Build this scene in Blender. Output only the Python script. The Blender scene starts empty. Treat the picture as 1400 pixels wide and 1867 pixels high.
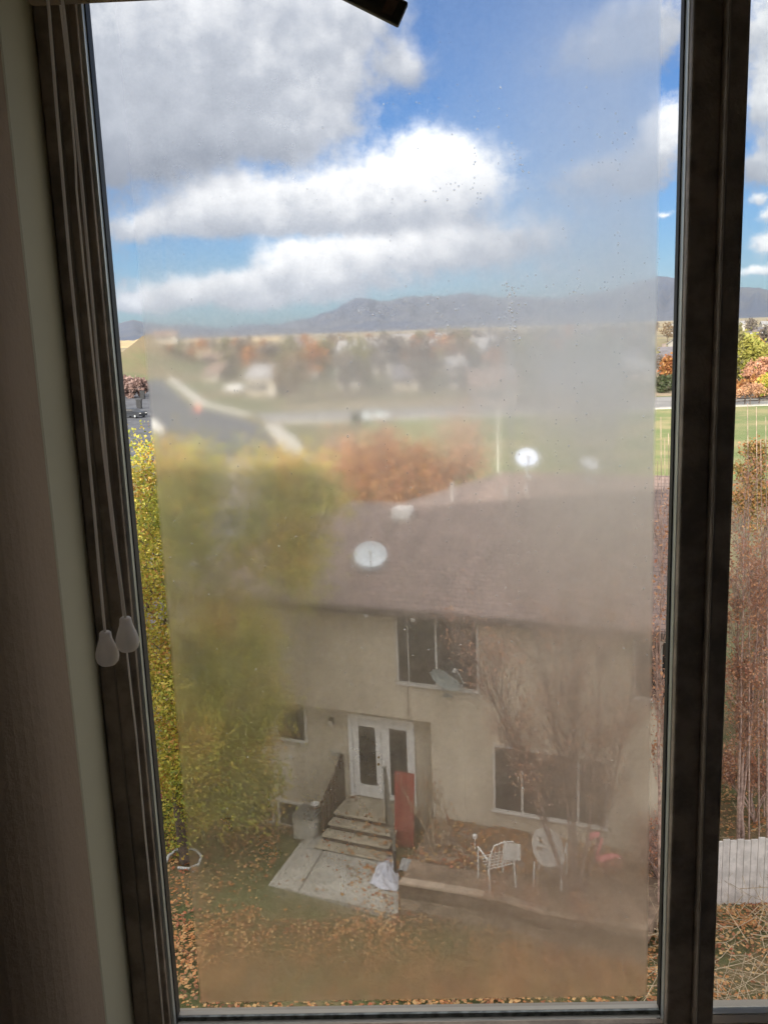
import bpy, math, random
import numpy as np
from mathutils import Vector, Matrix
R=math.radians
random.seed(7); RNG=np.random.default_rng(7)
sc=bpy.context.scene; COL=sc.collection

# ------------------------------------------------------------------ camera
EYE=12.1; PITCH=11.2; YAW=1.7; ROLL=-2.1; FPX=1686.0
cam=bpy.data.cameras.new('camera'); camo=bpy.data.objects.new('camera',cam); COL.objects.link(camo)
cam.sensor_fit='VERTICAL'; cam.sensor_height=36; cam.lens=36*FPX/1867
cam.clip_start=.02; cam.clip_end=40000
M3=(Matrix.Rotation(R(YAW),3,'Z')@Matrix.Rotation(R(90-PITCH),3,'X')@Matrix.Rotation(R(ROLL),3,'Z'))
camo.matrix_world=Matrix.Translation((0,0,EYE))@M3.to_4x4()
sc.camera=camo
CAM=Vector((0,0,EYE))
def ray(px,py): return M3@Vector(((px-700)/FPX,-(py-933.5)/FPX,-1))
def onz(px,py,z=0):
    d=ray(px,py); return CAM+d*((z-EYE)/d.z)
def ony(px,py,y):
    d=ray(px,py); return CAM+d*(y/d.y)
# ------------------------------------------------------------------ sun + sky
SUN_EL=21; SUN_AZ=197
w=bpy.data.worlds.new('World'); sc.world=w; w.use_nodes=True
sun=bpy.data.lights.new('sun','SUN'); suno=bpy.data.objects.new('sun',sun); COL.objects.link(suno)
sun.energy=2.7; sun.angle=R(.6); sun.color=(1,.93,.82)
sd=Vector((math.sin(R(SUN_AZ))*math.cos(R(SUN_EL)),math.cos(R(SUN_AZ))*math.cos(R(SUN_EL)),math.sin(R(SUN_EL))))
suno.rotation_euler=sd.to_track_quat('Z','Y').to_euler()
sc.view_settings.view_transform='Standard'; sc.view_settings.look='None'; sc.view_settings.gamma=1
sc.view_settings.exposure=1.55
SKYS=.1
try:
    sc.cycles.use_denoising=True
    sc.cycles.max_bounces=8; sc.cycles.diffuse_bounces=4; sc.cycles.transmission_bounces=6; sc.cycles.transparent_max_bounces=12
    sc.cycles.sample_clamp_indirect=6
except Exception: pass

class NT:
    def __init__(s,nt): s.t=nt; s.n=nt.nodes; s.l=nt.links
    def new(s,typ,**k):
        o=s.n.new(typ)
        for a,b in k.items(): setattr(o,a,b)
        return o
    def link(s,a,b): s.l.new(a,b)
    def put(s,sock,v):
        if isinstance(v,bpy.types.NodeSocket): s.l.new(v,sock)
        else: sock.default_value=v
    def m(s,op,a,b=0,c=0,clamp=False):
        o=s.n.new('ShaderNodeMath'); o.operation=op; o.use_clamp=clamp
        s.put(o.inputs[0],a)
        if op not in('ABSOLUTE','ARCSINE','EXPONENT','SQRT'): s.put(o.inputs[1],b)
        if op=='MULTIPLY_ADD': s.put(o.inputs[2],c)
        return o.outputs[0]
    def v(s,op,a,b=(0,0,0)):
        o=s.n.new('ShaderNodeVectorMath'); o.operation=op; s.put(o.inputs[0],a); s.put(o.inputs[1],b)
        return o.outputs['Value'] if op in('DOT_PRODUCT','LENGTH') else o.outputs['Vector']
    def noise(s,vec,scale,detail=3,rough=.5,dist=0):
        o=s.n.new('ShaderNodeTexNoise'); s.put(o.inputs['Vector'],vec); o.inputs['Scale'].default_value=scale
        o.inputs['Detail'].default_value=detail; o.inputs['Roughness'].default_value=rough; o.inputs['Distortion'].default_value=dist
        return o
    def ss(s,x,a,b,c=0.,d=1.):
        o=s.n.new('ShaderNodeMapRange'); o.interpolation_type='SMOOTHSTEP'; s.put(o.inputs[0],x)
        for i,v in enumerate((a,b,c,d)): o.inputs[i+1].default_value=v
        return o.outputs[0]
    def mix(s,f,a,b):
        o=s.n.new('ShaderNodeMix'); o.data_type='RGBA'; s.put(o.inputs[0],f)
        for k,v in ((6,a),(7,b)):
            if isinstance(v,tuple) and len(v)==3: v=v+(1,)
            s.put(o.inputs[k],v)
        return o.outputs[2]
    def ramp(s,f,stops):
        o=s.n.new('ShaderNodeValToRGB'); s.put(o.inputs[0],f); e=o.color_ramp.elements
        while len(e)<len(stops): e.new(.5)
        for i,(p,c) in enumerate(stops): e[i].position=p; e[i].color=tuple(c)+(1,)
        return o.outputs[0]

def azel(px,py):
    d=ray(px,py).normalized(); return math.degrees(math.atan2(d.x,d.y)),math.degrees(math.asin(d.z))
def build_sky():
    t=NT(w.node_tree); t.n.clear()
    out=t.new('ShaderNodeOutputWorld'); bg=t.new('ShaderNodeBackground'); bg.inputs[1].default_value=SKYS; t.link(bg.outputs[0],out.inputs[0])
    sky=t.new('ShaderNodeTexSky'); sky.sky_type='NISHITA'; sky.sun_disc=False; sky.sun_elevation=R(SUN_EL); sky.sun_rotation=R(SUN_AZ)
    sky.air_density=1.0; sky.dust_density=.6; sky.ozone_density=2.5
    tc=t.new('ShaderNodeTexCoord'); D=tc.outputs['Generated']
    sx=t.new('ShaderNodeSeparateXYZ'); t.link(D,sx.inputs[0])
    az=t.m('MULTIPLY',t.m('ARCTAN2',sx.outputs[0],sx.outputs[1]),57.29578)
    el=t.m('MULTIPLY',t.m('ARCSINE',sx.outputs[2]),57.29578)
    cx=t.new('ShaderNodeCombineXYZ'); t.put(cx.inputs[0],az); t.put(cx.inputs[1],el)
    V0=cx.outputs[0]
    # break the blob outlines up with noise
    n1=t.noise(V0,.32,5,.62); wv=t.v('SUBTRACT',n1.outputs['Color'],(.5,.5,.5)); V=t.v('ADD',V0,t.v('MULTIPLY',wv,(3.0,1.9,0)))
    blobs=[ # px,py,rx,ry (px units), weight, brightness
     (300,30,330,75,.95,.95),(350,160,220,90,1.0,.76),(262,262,140,60,1.1,.64),(555,95,105,74,.85,.84),(560,210,90,62,1.05,.98),(480,150,120,50,.45,.72),(560,10,130,50,.9,.84),
     (400,262,80,34,.6,.64),(520,250,50,26,.5,.8),
     (800,300,82,52,1.25,1.35),(850,330,72,46,.9,1.2),(700,340,92,52,1.1,1.2),(590,368,100,42,1.0,1.05),(465,370,92,42,1.0,1.05),(370,382,80,38,.75,.92),(285,410,85,24,.9,1.1),
     (740,392,130,22,.75,.72),(560,416,200,13,.6,.66),(420,400,80,14,.5,.7),
     (560,472,85,30,1.0,1.2),(680,470,110,34,1.0,1.1),(450,512,130,22,.9,.95),(335,537,115,22,.85,.95),(780,458,100,40,.75,1.),(890,455,130,42,.7,.9),
     (520,545,190,18,.7,.8),(245,555,42,14,.8,1.0),(640,520,130,14,.55,.7),(960,430,100,45,.4,.8),
     (738,128,42,32,.95,.80),(1205,235,42,42,1.1,1.15),(1170,305,75,28,.85,.72),(1100,330,110,40,.7,.78),(1110,105,110,44,.65,.75),(1170,40,110,50,.8,.8),(1050,500,80,16,.4,.85),(1213,384,14,6,.7,1.1),
     (1400,50,60,70,1.0,.9),(1400,190,50,55,1.0,1.0),(1395,300,42,30,.9,.76),(1378,358,20,8,.8,1.1),(1402,390,26,15,.9,1.2),(1400,440,26,16,.9,1.2),(1395,486,52,11,.9,1.2),(1500,250,60,200,1.,.8),
     (60,200,130,300,1.0,.6),(500,-190,900,70,.8,.75)]
    S=None;B=None
    k=57.29578/FPX
    for px,py,rx,ry,wt,br in blobs:
        a,e=azel(px,py)
        q=t.v('MULTIPLY',t.v('SUBTRACT',V,(a,e,0)),(1/(rx*k),1/(ry*k),0))
        g=t.m('EXPONENT',t.m('MULTIPLY',t.v('DOT_PRODUCT',q,q),-1.))
        S=t.m('MULTIPLY_ADD',g,wt,S if S is not None else 0.)
        # top of each puff brighter than its base
        sv=t.new('ShaderNodeSeparateXYZ'); t.link(q,sv.inputs[0])
        bb=t.m('MULTIPLY_ADD',sv.outputs[1],.28,br-.06)
        B=t.m('MULTIPLY_ADD',t.m('MULTIPLY',g,wt),bb,B if B is not None else 0.)
    # rest of the sky, outside the window's view
    n2=t.noise(t.v('MULTIPLY',D,(1,1,2.2)),2.2,6,.6)
    away=t.ss(t.m('ABSOLUTE',az),34,48); up=t.ss(el,34,44); aw=t.m('MAXIMUM',away,up)
    other=t.m('MULTIPLY',t.ss(n2.outputs[0],.38,.56),aw)
    n3=t.noise(V0,1.0,8,.68); n4=t.noise(V0,.22,5,.6)
    dens=t.m('ADD',S,t.m('MULTIPLY',t.m('SUBTRACT',n3.outputs[0],.5),1.25))
    dens=t.m('ADD',dens,t.m('MULTIPLY',t.m('SUBTRACT',n4.outputs[0],.5),.5))
    a=t.ss(dens,.18,.95); a=t.m('MAXIMUM',a,other)
    bri=t.m('DIVIDE',B,t.m('MAXIMUM',S,.06))
    bri=t.m('ADD',t.m('MULTIPLY',bri,t.m('SUBTRACT',1.,aw)),t.m('MULTIPLY',aw,2.3))
    bri=t.m('MULTIPLY',bri,t.m('ADD',.52,t.m('MULTIPLY',t.noise(V0,.55,6,.62).outputs[0],.88)))
    cl=t.ramp(t.m('MULTIPLY',bri,.5,clamp=True),[(0,(.12,.14,.18)),(.2,(.30,.33,.40)),(.36,(.52,.55,.62)),(.52,(1.0,1.0,1.02)),(.7,(1.4,1.38,1.35)),(1,(2.3,2.2,2.1))])
    cloud=t.v('MULTIPLY',cl,(CLOUDK,CLOUDK,CLOUDK))
    skyc=t.v('MULTIPLY',sky.outputs[0],(SKYR,SKYG,SKYB))
    m=t.mix(a,skyc,cloud); t.link(m,bg.inputs[0])
CLOUDK=3.75; SKYR,SKYG,SKYB=.135,.23,.36
build_sky()

# ------------------------------------------------------------------ helpers
MATS={}
def mat(name,col,rough=.8,var=.0,scale=8,bump=0,bscale=None,col2=None,metal=0,spec=.5,coord='Object',detail=4,build=None):
    if name in MATS: return MATS[name]
    m=bpy.data.materials.new(name); m.use_nodes=True; t=NT(m.node_tree); b=t.n['Principled BSDF']
    b.inputs['Roughness'].default_value=rough; b.inputs['Metallic'].default_value=metal; b.inputs['Specular IOR Level'].default_value=spec
    b.inputs['Base Color'].default_value=tuple(col)+(1,)
    if var or bump or col2 or build: 
        tc=t.new('ShaderNodeTexCoord'); c=tc.outputs[coord]
        if build: build(t,b,c)
        else:
            n=t.noise(c,scale,detail,.6)
            c2=col2 or tuple(max(0,x*(1-var)) for x in col); c1=col if col2 else tuple(x*(1+var) for x in col)
            t.link(t.mix(t.ss(n.outputs[0],.35,.65),tuple(c1),tuple(c2)),b.inputs['Base Color'])
            if bump:
                n2=t.noise(c,bscale or scale*4,4,.6); bp=t.new('ShaderNodeBump'); bp.inputs['Strength'].default_value=bump; bp.inputs['Distance'].default_value=.02
                t.link(n2.outputs[0],bp.inputs['Height']); t.link(bp.outputs[0],b.inputs['Normal'])
    MATS[name]=m; return m
def leafmat(name,cols,rough=.6,trans=.35,drift=.9):
    m=bpy.data.materials.new(name); m.use_nodes=True; t=NT(m.node_tree); b=t.n['Principled BSDF']; out=t.n['Material Output']
    g=t.new('ShaderNodeNewGeometry'); n=len(cols)
    tc=t.new('ShaderNodeTexCoord'); nz=t.noise(tc.outputs['Object'],drift,2,.5)
    k=t.m('ADD',t.m('MULTIPLY',g.outputs['Random Per Island'],.55),t.m('MULTIPLY',t.ss(nz.outputs[0],.3,.7),.45))
    c=t.ramp(k,[((i+.5)/n,c) for i,c in enumerate(cols)])
    t.link(c,b.inputs['Base Color']); b.inputs['Roughness'].default_value=rough
    tr=t.new('ShaderNodeBsdfTranslucent'); t.link(c,tr.inputs[0]); mx=t.new('ShaderNodeMixShader'); mx.inputs[0].default_value=trans
    t.link(b.outputs[0],mx.inputs[1]); t.link(tr.outputs[0],mx.inputs[2]); t.link(mx.outputs[0],out.inputs[0])
    return m
class MB:
    def __init__(s): s.v=[]; s.f=[]; s.sm=False
    def add(s,vs,fs):
        o=len(s.v); s.v+= [tuple(v) for v in vs]; s.f+=[tuple(o+i for i in f) for f in fs]; return s
    def box(s,x0,x1,y0,y1,z0,z1,tf=None):
        vs=[(x0,y0,z0),(x1,y0,z0),(x1,y1,z0),(x0,y1,z0),(x0,y0,z1),(x1,y0,z1),(x1,y1,z1),(x0,y1,z1)]
        if tf: vs=[tf(Vector(v)) for v in vs]
        return s.add(vs,[(0,3,2,1),(4,5,6,7),(0,1,5,4),(1,2,6,5),(2,3,7,6),(3,0,4,7)])
    def tube(s,pts,rad,n=8,cap=True):
        pts=[Vector(p) for p in pts]
        if not hasattr(rad,'__len__'): rad=[rad]*len(pts)
        o=len(s.v); prev=None
        for i,p in enumerate(pts):
            d=(pts[min(i+1,len(pts)-1)]-pts[max(i-1,0)]).normalized()
            if prev is None: a=d.orthogonal().normalized()
            else:
                a=prev-d*prev.dot(d); a=a.normalized() if a.length>1e-6 else d.orthogonal().normalized()
            prev=a; b=d.cross(a)
            for k in range(n):
                th=2*math.pi*k/n; s.v.append(tuple(p+(a*math.cos(th)+b*math.sin(th))*rad[i]))
        for i in range(len(pts)-1):
            for k in range(n):
                k2=(k+1)%n; s.f.append((o+i*n+k,o+i*n+k2,o+(i+1)*n+k2,o+(i+1)*n+k))
        if cap: s.f.append(tuple(o+k for k in range(n))[::-1]); e=o+(len(pts)-1)*n; s.f.append(tuple(e+k for k in range(n)))
        return s
    def lathe(s,prof,n=24,tf=None):
        o=len(s.v)
        for r,z in prof:
            for k in range(n):
                th=2*math.pi*k/n; v=Vector((r*math.cos(th),r*math.sin(th),z)); s.v.append(tuple(tf(v) if tf else v))
        for i in range(len(prof)-1):
            for k in range(n):
                k2=(k+1)%n; s.f.append((o+i*n+k,o+i*n+k2,o+(i+1)*n+k2,o+(i+1)*n+k))
        return s
    def poly(s,pts,z0,z1):
        n=len(pts); vs=[(p[0],p[1],z0) for p in pts]+[(p[0],p[1],z1) for p in pts]
        return s.add(vs,[tuple(range(n))[::-1],tuple(range(n,2*n))]+[(i,(i+1)%n,n+(i+1)%n,n+i) for i in range(n)])
    def build(s,name,m,parent=None,smooth=False,bevel=0):
        me=bpy.data.meshes.new(name); me.from_pydata(s.v,[],s.f); me.materials.append(m); me.validate()
        if smooth: me.polygons.foreach_set('use_smooth',[True]*len(me.polygons))
        o=bpy.data.objects.new(name,me); COL.objects.link(o)
        if parent: o.parent=parent
        if bevel:
            b=o.modifiers.new('bevel','BEVEL'); b.width=bevel; b.segments=2; b.limit_method='ANGLE'
        return o
def tag(o,label,cat,group=None,kind=None):
    if label: o['label']=label
    if cat: o['category']=cat
    if group: o['group']=group
    if kind: o['kind']=kind
    return o
def struct(o): o['kind']='structure'; return o
def thing(name,label,cat,loc=(0,0,0),rz=0,group=None,scale=1):
    o=bpy.data.objects.new(name,None); COL.objects.link(o); o.location=loc; o.rotation_euler=(0,0,rz); o.empty_display_size=.2
    if scale!=1: o.scale=(scale,)*3 if not hasattr(scale,'__len__') else scale
    return tag(o,label,cat,group)
def dup(root,loc,rz=0,label=None,scale=None):
    r=root.copy(); COL.objects.link(r); r.location=loc; r.rotation_euler=(0,0,rz)
    if scale: r.scale=scale if hasattr(scale,'__len__') else (scale,)*3
    if label: r['label']=label
    for ch in list(root.children):
        c=ch.copy(); COL.objects.link(c); c.parent=r
        for g in list(ch.children):
            d=g.copy(); COL.objects.link(d); d.parent=c
    return r
def leafmesh(name,P,size,m,parent=None,flat=False,aspect=.62,droop=0):
    n=len(P); P=np.asarray(P,float)
    if flat:
        th=RNG.uniform(0,2*np.pi,n); a=np.stack([np.cos(th),np.sin(th),RNG.normal(0,.22,n)],1); b=np.stack([-np.sin(th),np.cos(th),RNG.normal(0,.22,n)],1)
    else:
        a=RNG.normal(size=(n,3)); a[:,2]-=droop; a/=np.linalg.norm(a,axis=1)[:,None]
        b=np.cross(a,RNG.normal(size=(n,3))); b/=np.linalg.norm(b,axis=1)[:,None]
    s=(size*RNG.uniform(.6,1.3,n))[:,None]
    V=np.stack([P-a*s*.5,P+b*s*.5*aspect,P+a*s*.5,P-b*s*.5*aspect],1).reshape(-1,3)
    me=bpy.data.meshes.new(name); me.vertices.add(4*n); me.vertices.foreach_set('co',V.astype(np.float32).ravel())
    me.loops.add(4*n); me.loops.foreach_set('vertex_index',np.arange(4*n,dtype=np.int32))
    me.polygons.add(n); me.polygons.foreach_set('loop_start',np.arange(0,4*n,4,dtype=np.int32)); me.polygons.foreach_set('loop_total',np.full(n,4,np.int32))
    me.update(); me.materials.append(m); o=bpy.data.objects.new(name,me); COL.objects.link(o)
    if parent: o.parent=parent
    return o
def ellpts(n,c,r,fill=.0):
    q=RNG.normal(size=(n,3)); q/=np.linalg.norm(q,axis=1)[:,None]; q*=(RNG.uniform(fill,1,n)**(1/2.2))[:,None]
    return np.array(c)+q*np.array(r)
def grow(trunk,r0,tips,r_tip=.006,jit=.12,steps=3,up=.25,pw=2.3):
    """trunk: polyline; tips: points. every tip is joined to the nearest node already grown; pipe-model radii"""
    nodes=[Vector(p) for p in trunk]; par=[-1]+list(range(len(trunk)-1)); ntr=len(trunk)
    base=np.array(trunk[-1]); order=np.argsort(np.linalg.norm(tips-base,axis=1))
    arr=[np.array(p,float) for p in trunk]
    for i in order:
        tp=tips[i]; A=np.array(arr); d=np.linalg.norm(A-tp,axis=1)+np.clip(A[:,2]-tp[2]+.1,0,None)*1.6
        d[0]+=3
        j=int(np.argmin(d)); p=A[j]; L=np.linalg.norm(tp-p)
        if L<.03: continue
        k=max(1,min(steps,int(L/.18)))
        for q in range(1,k+1):
            f=q/k; x=p+(tp-p)*f+RNG.normal(0,1,3)*jit*L*.5*(1 if q<k else 0); x[2]+=up*L*math.sin(f*math.pi)*-.3
            arr.append(x); nodes.append(Vector(x)); par.append(j if q==1 else len(nodes)-2)
    N=len(nodes); wgt=np.zeros(N); ch=[[] for _ in range(N)]
    for i in range(N):
        if par[i]>=0: ch[par[i]].append(i)
    for i in range(N-1,-1,-1):
        wgt[i]=max(1.,sum(wgt[c] for c in ch[i]))
    rad=r_tip*wgt**(1/pw); rad=np.minimum(rad,r0)
    for i in range(ntr): rad[i]=max(rad[i],r0*(1-.6*i/max(1,ntr-1)))
    # chains
    m=MB(); start=[0]; 
    chains=[]
    stack=[(0,None)]
    while stack:
        i,fr=stack.pop(); c=[fr,i] if fr is not None else [i]
        while ch[i]:
            nx=max(ch[i],key=lambda k:wgt[k])
            for o in ch[i]:
                if o!=nx: stack.append((o,i))
            c.append(nx); i=nx
        chains.append(c)
    for c in chains:
        if len(c)<2: continue
        rr=[rad[k] for k in c]
        if c[0]!=0: rr[0]=min(rr[0],rr[1]*1.25)
        m.tube([nodes[k] for k in c],rr,7 if rr[0]>.03 else (5 if rr[0]>.012 else 3),cap=False)
    return m,np.array([list(nodes[i]) for i in range(N) if not ch[i]])

# materials
def siding(t,b,c):
    n=t.noise(t.v('MULTIPLY',c,(1.6,1,.6)),1.1,7,.68); n2=t.noise(c,60,3,.7)
    t.link(t.mix(t.ss(n.outputs[0],.3,.7),(.66,.585,.46),(.50,.435,.34)),b.inputs['Base Color'])
    bp=t.new('ShaderNodeBump'); bp.inputs['Strength'].default_value=.35; bp.inputs['Distance'].default_value=.01; t.link(n2.outputs[0],bp.inputs['Height']); t.link(bp.outputs[0],b.inputs['Normal'])
stucco=mat('tan_stucco',(.4,.34,.25),.9,build=siding)
def shingle(t,b,c):
    br=t.new('ShaderNodeTexBrick'); t.link(c,br.inputs[0]); br.inputs['Scale'].default_value=1; br.inputs['Brick Width'].default_value=.30; br.inputs['Row Height'].default_value=.15
    br.inputs['Mortar Size'].default_value=.012; br.inputs['Color1'].default_value=(.25,.18,.155,1); br.inputs['Color2'].default_value=(.19,.14,.125,1); br.inputs['Mortar'].default_value=(.11,.085,.08,1)
    n=t.noise(t.v('MULTIPLY',c,(1.6,.5,1)),.9,6,.7); n2=t.noise(c,90,2,.6)
    k=t.m('ADD',t.m('MULTIPLY',n.outputs[0],1.1),t.m('MULTIPLY',n2.outputs[0],.5)); k=t.m('ADD',.2,k)
    cx=t.new('ShaderNodeCombineXYZ'); [t.put(cx.inputs[i],k) for i in range(3)]
    t.link(t.v('MULTIPLY',br.outputs[0],cx.outputs[0]),b.inputs['Base Color'])
shing=mat('roof_shingle',(.2,.14,.14),.9,build=shingle)
white=mat('white_paint',(.72,.71,.68),.5,var=.06,scale=5)
vinyl=mat('white_vinyl',(.62,.6,.56),.45,var=.07,scale=6)
def wglass(t,b,c):
    n=t.noise(c,.9,3,.5); t.link(t.mix(t.ss(n.outputs[0],.4,.6),(.028,.028,.03),(.07,.062,.055)),b.inputs['Base Color'])
dglass=mat('dark_glass',(.03,.03,.032),.06,spec=.6,build=wglass)
fascia=mat('brown_fascia',(.11,.085,.07),.6,var=.15)
concrete=mat('concrete',(.44,.42,.37),.9,var=.14,scale=1.4,bump=.25,bscale=40)
asphalt=mat('asphalt',(.085,.088,.10),.9,var=.2,scale=.25,bump=.2,bscale=20)
asphalt_pale=mat('sunlit_asphalt',(.24,.23,.22),.9,var=.15,scale=.2)  # paler copy of the asphalt: sunlight put into its colour
darkwood=mat('dark_wood',(.085,.06,.045),.7,var=.3,scale=9)
greywood=mat('weathered_wood',(.23,.19,.145),.8,var=.25,scale=5,bump=.3)
redpaint=mat('red_paint',(.34,.065,.05),.5,var=.2,scale=6)
blackmetal=mat('black_metal',(.02,.02,.022),.5,metal=.3,var=.1)
bark=mat('bark',(.12,.09,.07),.9,var=.35,scale=7,bump=.5)
barkred=mat('reddish_twigs',(.44,.31,.26),.85,var=.35,scale=9)
barkpale=mat('straw_twigs',(.42,.33,.22),.8,var=.25,scale=9)
greymetal=mat('grey_metal',(.4,.43,.44),.4,metal=.2,var=.1)

# ------------------------------------------------------------------ ground and terrain
def ground_mat(t,b,c):
    sx=t.new('ShaderNodeSeparateXYZ'); t.link(c,sx.inputs[0])
    n1=t.noise(c,.35,5,.65); n2=t.noise(c,9,4,.7); n3=t.noise(c,.02,5,.6); n4=t.noise(c,.006,4,.6)
    near=t.mix(t.ss(n1.outputs[0],.42,.62),(.13,.14,.055),(.25,.17,.09)); near=t.mix(t.ss(n2.outputs[0],.4,.65,0,.6),near,(.08,.09,.035))
    mid=t.mix(t.ss(n3.outputs[0],.4,.6),(.13,.14,.06),(.20,.155,.085)); mid=t.mix(t.ss(n1.outputs[0],.4,.7,0,.5),mid,(.16,.12,.07))
    far=t.mix(t.ss(n4.outputs[0],.42,.6),(.38,.29,.15),(.20,.17,.10)); far=t.mix(t.ss(n3.outputs[0],.45,.65,0,.7),far,(.14,.12,.09))
    g=t.mix(t.ss(sx.outputs[1],28,55),near,mid); g=t.mix(t.ss(sx.outputs[1],260,900),g,far); t.link(g,b.inputs['Base Color'])
    bp=t.new('ShaderNodeBump'); bp.inputs['Strength'].default_value=.5; bp.inputs['Distance'].default_value=.05; t.link(n2.outputs[0],bp.inputs['Height']); t.link(bp.outputs[0],b.inputs['Normal'])
gm=mat('earth_and_grass',(.2,.15,.1),.95,build=ground_mat)
P0=Vector((-1.622,21.537,0)); UA=R(-21.3); U=Vector((math.cos(UA),math.sin(UA),0)); Nn=Vector((U.y,-U.x,0))
def H(u,n,z=0): return P0+U*u+Nn*n+Vector((0,0,z))
def hill(x,y):
    return 13.5*math.exp(-(((x+89)/9.5)**2+((y-330)/40)**2))+9*math.exp(-(((x+150)/30)**2+((y-420)/60)**2))
def ground():
    def axis(lims):
        o=[]
        for a,b,s in lims:
            o+=list(np.arange(a,b,s))
        return o
    xs=axis([(-9000,-1500,1500),(-1500,-300,150),(-300,-20,10),(-20,-8,1),(-8,12,.25),(12,40,2),(40,300,20),(300,1500,150),(1500,9001,1500)])
    ys=axis([(-1500,-100,200),(-100,8,12),(8,26,.25),(26,60,2),(60,560,10),(560,1500,90),(1500,9001,1000)])
    X,Y=np.meshgrid(xs,ys); Z=np.zeros_like(X)
    for i in range(X.shape[0]):
        for j in range(X.shape[1]):
            x,y=X[i,j],Y[i,j]; z=0
            if y>150: z=hill(x,y)
            elif -8<=x<=12 and 8<y<26:
                z=.035*math.sin(x*1.3+y*.7)+.03*math.sin(x*.6-y*1.9)-.02
                d=Vector((x,y,0))-P0; u=d.dot(U); n=d.dot(Nn)
                if -4.3<u<-1.0 and -.6<n<1.1: z=-.9
                elif n<.3: z=-.03
            Z[i,j]=z
    nx=len(xs); V=np.stack([X,Y,Z],-1).reshape(-1,3)
    F=[(r*nx+c,r*nx+c+1,(r+1)*nx+c+1,(r+1)*nx+c) for r in range(len(ys)-1) for c in range(nx-1)]
    m=MB(); m.v=V.tolist(); m.f=F; return struct(m.build('ground',gm,smooth=True))
ground()
def slab(name,pts,z,mt,th=.3,st=True):
    m=MB().poly(pts,z-th,z); o=m.build(name,mt); o.data.update()
    import bmesh
    bm=bmesh.new(); bm.from_mesh(o.data); bmesh.ops.recalc_face_normals(bm,faces=bm.faces); bm.to_mesh(o.data); bm.free()
    return struct(o) if st else o
lawnm=mat('park_grass',(.15,.19,.07),.95,var=0,build=lambda t,b,c:(t.link(t.mix(t.ss(t.noise(c,.12,5,.65).outputs[0],.38,.66),(.15,.19,.06),(.30,.26,.12)),b.inputs['Base Color'])))
slab('park_lawn',[(-5,62),(16,70),(120,64),(150,124),(34,126.5),(-6,126)],.06,lawnm)
slab('street',[(-48,91.5),(-30,90),(-13,92),(-15,104),(-19.6,124),(-26,140.5),(-39,166.5),(-72,275),(-206,715),(-225,715),(-84,262),(-56,170),(-48,140)],.05,asphalt)
slab('cross_street',[(-19,128.5),(34,129),(210,131),(210,147),(42,147),(-24,143)],.045,asphalt_pale)
slab('sidewalk',[(-11.6,91),(-9.6,90),(-13.2,108),(-17.6,125),(-19.3,125),(-15.6,108)],.16,concrete)
slab('sidewalk',[(-24.6,140.5),(-23.4,141.5),(-35.6,168),(-69,277),(-70.6,276),(-38,168)],.14,concrete)
slab('sidewalk',[(-16,126.9),(120,127.2),(120,128.6),(-18,128.2)],.14,concrete)
slab('driveway',[(-16,80),(-11,80),(-9,91.5),(-24,91.5)],.035,mat('dusty_drive',(.27,.235,.2),.9,var=.1,scale=.3))
slab('alley',[(-15.5,30),(-11,30),(-10.4,79),(-16,79)],.03,mat('mauve_asphalt',(.17,.15,.165),.9,var=.12,scale=.3))
slab('dirt_verge',[(-18,149),(200,150),(200,154),(-24,158)],.05,mat('dry_dirt',(.26,.2,.13),.95,var=.2,scale=.2))

# mountains and foothills
def ridge(name,prof,dist,depth,seed,mt,base=-5,rough=1.0):
    """prof: (px,py) crest points seen from the site -> a range with real foreslope"""
    rs=np.random.default_rng(seed); az=[azel(*p) for p in prof]; A=np.array([a for a,e in az]); E=np.array([e for a,e in az])
    na=260; aa=np.linspace(A[0],A[-1],na); ee=np.interp(aa,A,E)
    ph=rs.uniform(0,6.28,12); ee=ee+sum(.05*rough/(k+1)*np.sin(aa*(k+1)*1.9+ph[k]) for k in range(10))
    nr=26; V=[]
    for j in range(nr+6):
        f=j/nr
        for i in range(na):
            r=dist-depth*(1-min(f,1))+ (max(0,f-1))*depth
            h=dist*math.tan(R(ee[i]))+EYE-base
            if f<=1:
                g=f**1.25; k=1+.16*math.sin(aa[i]*3.1+f*2.5+ph[0])*math.sin(f*3.14)+.12*math.sin(aa[i]*7.3+ph[1]-f*4)*math.sin(f*3.14)+.07*math.sin(aa[i]*17+ph[2]+f*6)*math.sin(f*3.14)
            else: g=1-(f-1)*1.5; k=1
            a=R(aa[i]); V.append((r*math.sin(a),r*math.cos(a),base+h*g*k))
    F=[(r*na+c,r*na+c+1,(r+1)*na+c+1,(r+1)*na+c) for r in range(nr+5) for c in range(na-1)]
    m=MB(); m.v=V; m.f=F; return struct(m.build(name,mt,smooth=True))
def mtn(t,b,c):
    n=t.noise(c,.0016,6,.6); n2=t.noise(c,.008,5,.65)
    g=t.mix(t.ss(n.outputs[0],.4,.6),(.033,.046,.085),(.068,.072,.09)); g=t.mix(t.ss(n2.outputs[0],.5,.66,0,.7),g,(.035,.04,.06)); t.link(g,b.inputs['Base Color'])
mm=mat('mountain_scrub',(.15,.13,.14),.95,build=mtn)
ridge('mountains',[(-500,575),(-100,585),(60,592),(215,590),(240,585),(300,590),(400,597),(500,590),(560,582),(610,562),(645,546),(665,543),(690,548),(740,542),(800,538),(850,535),(920,541),(980,542),(1040,541),(1090,533),(1130,522),(1170,512),(1205,502),(1235,505),(1290,514),(1350,523),(1400,529),(1500,535),(1800,540)],7500,2600,3,mm)
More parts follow.
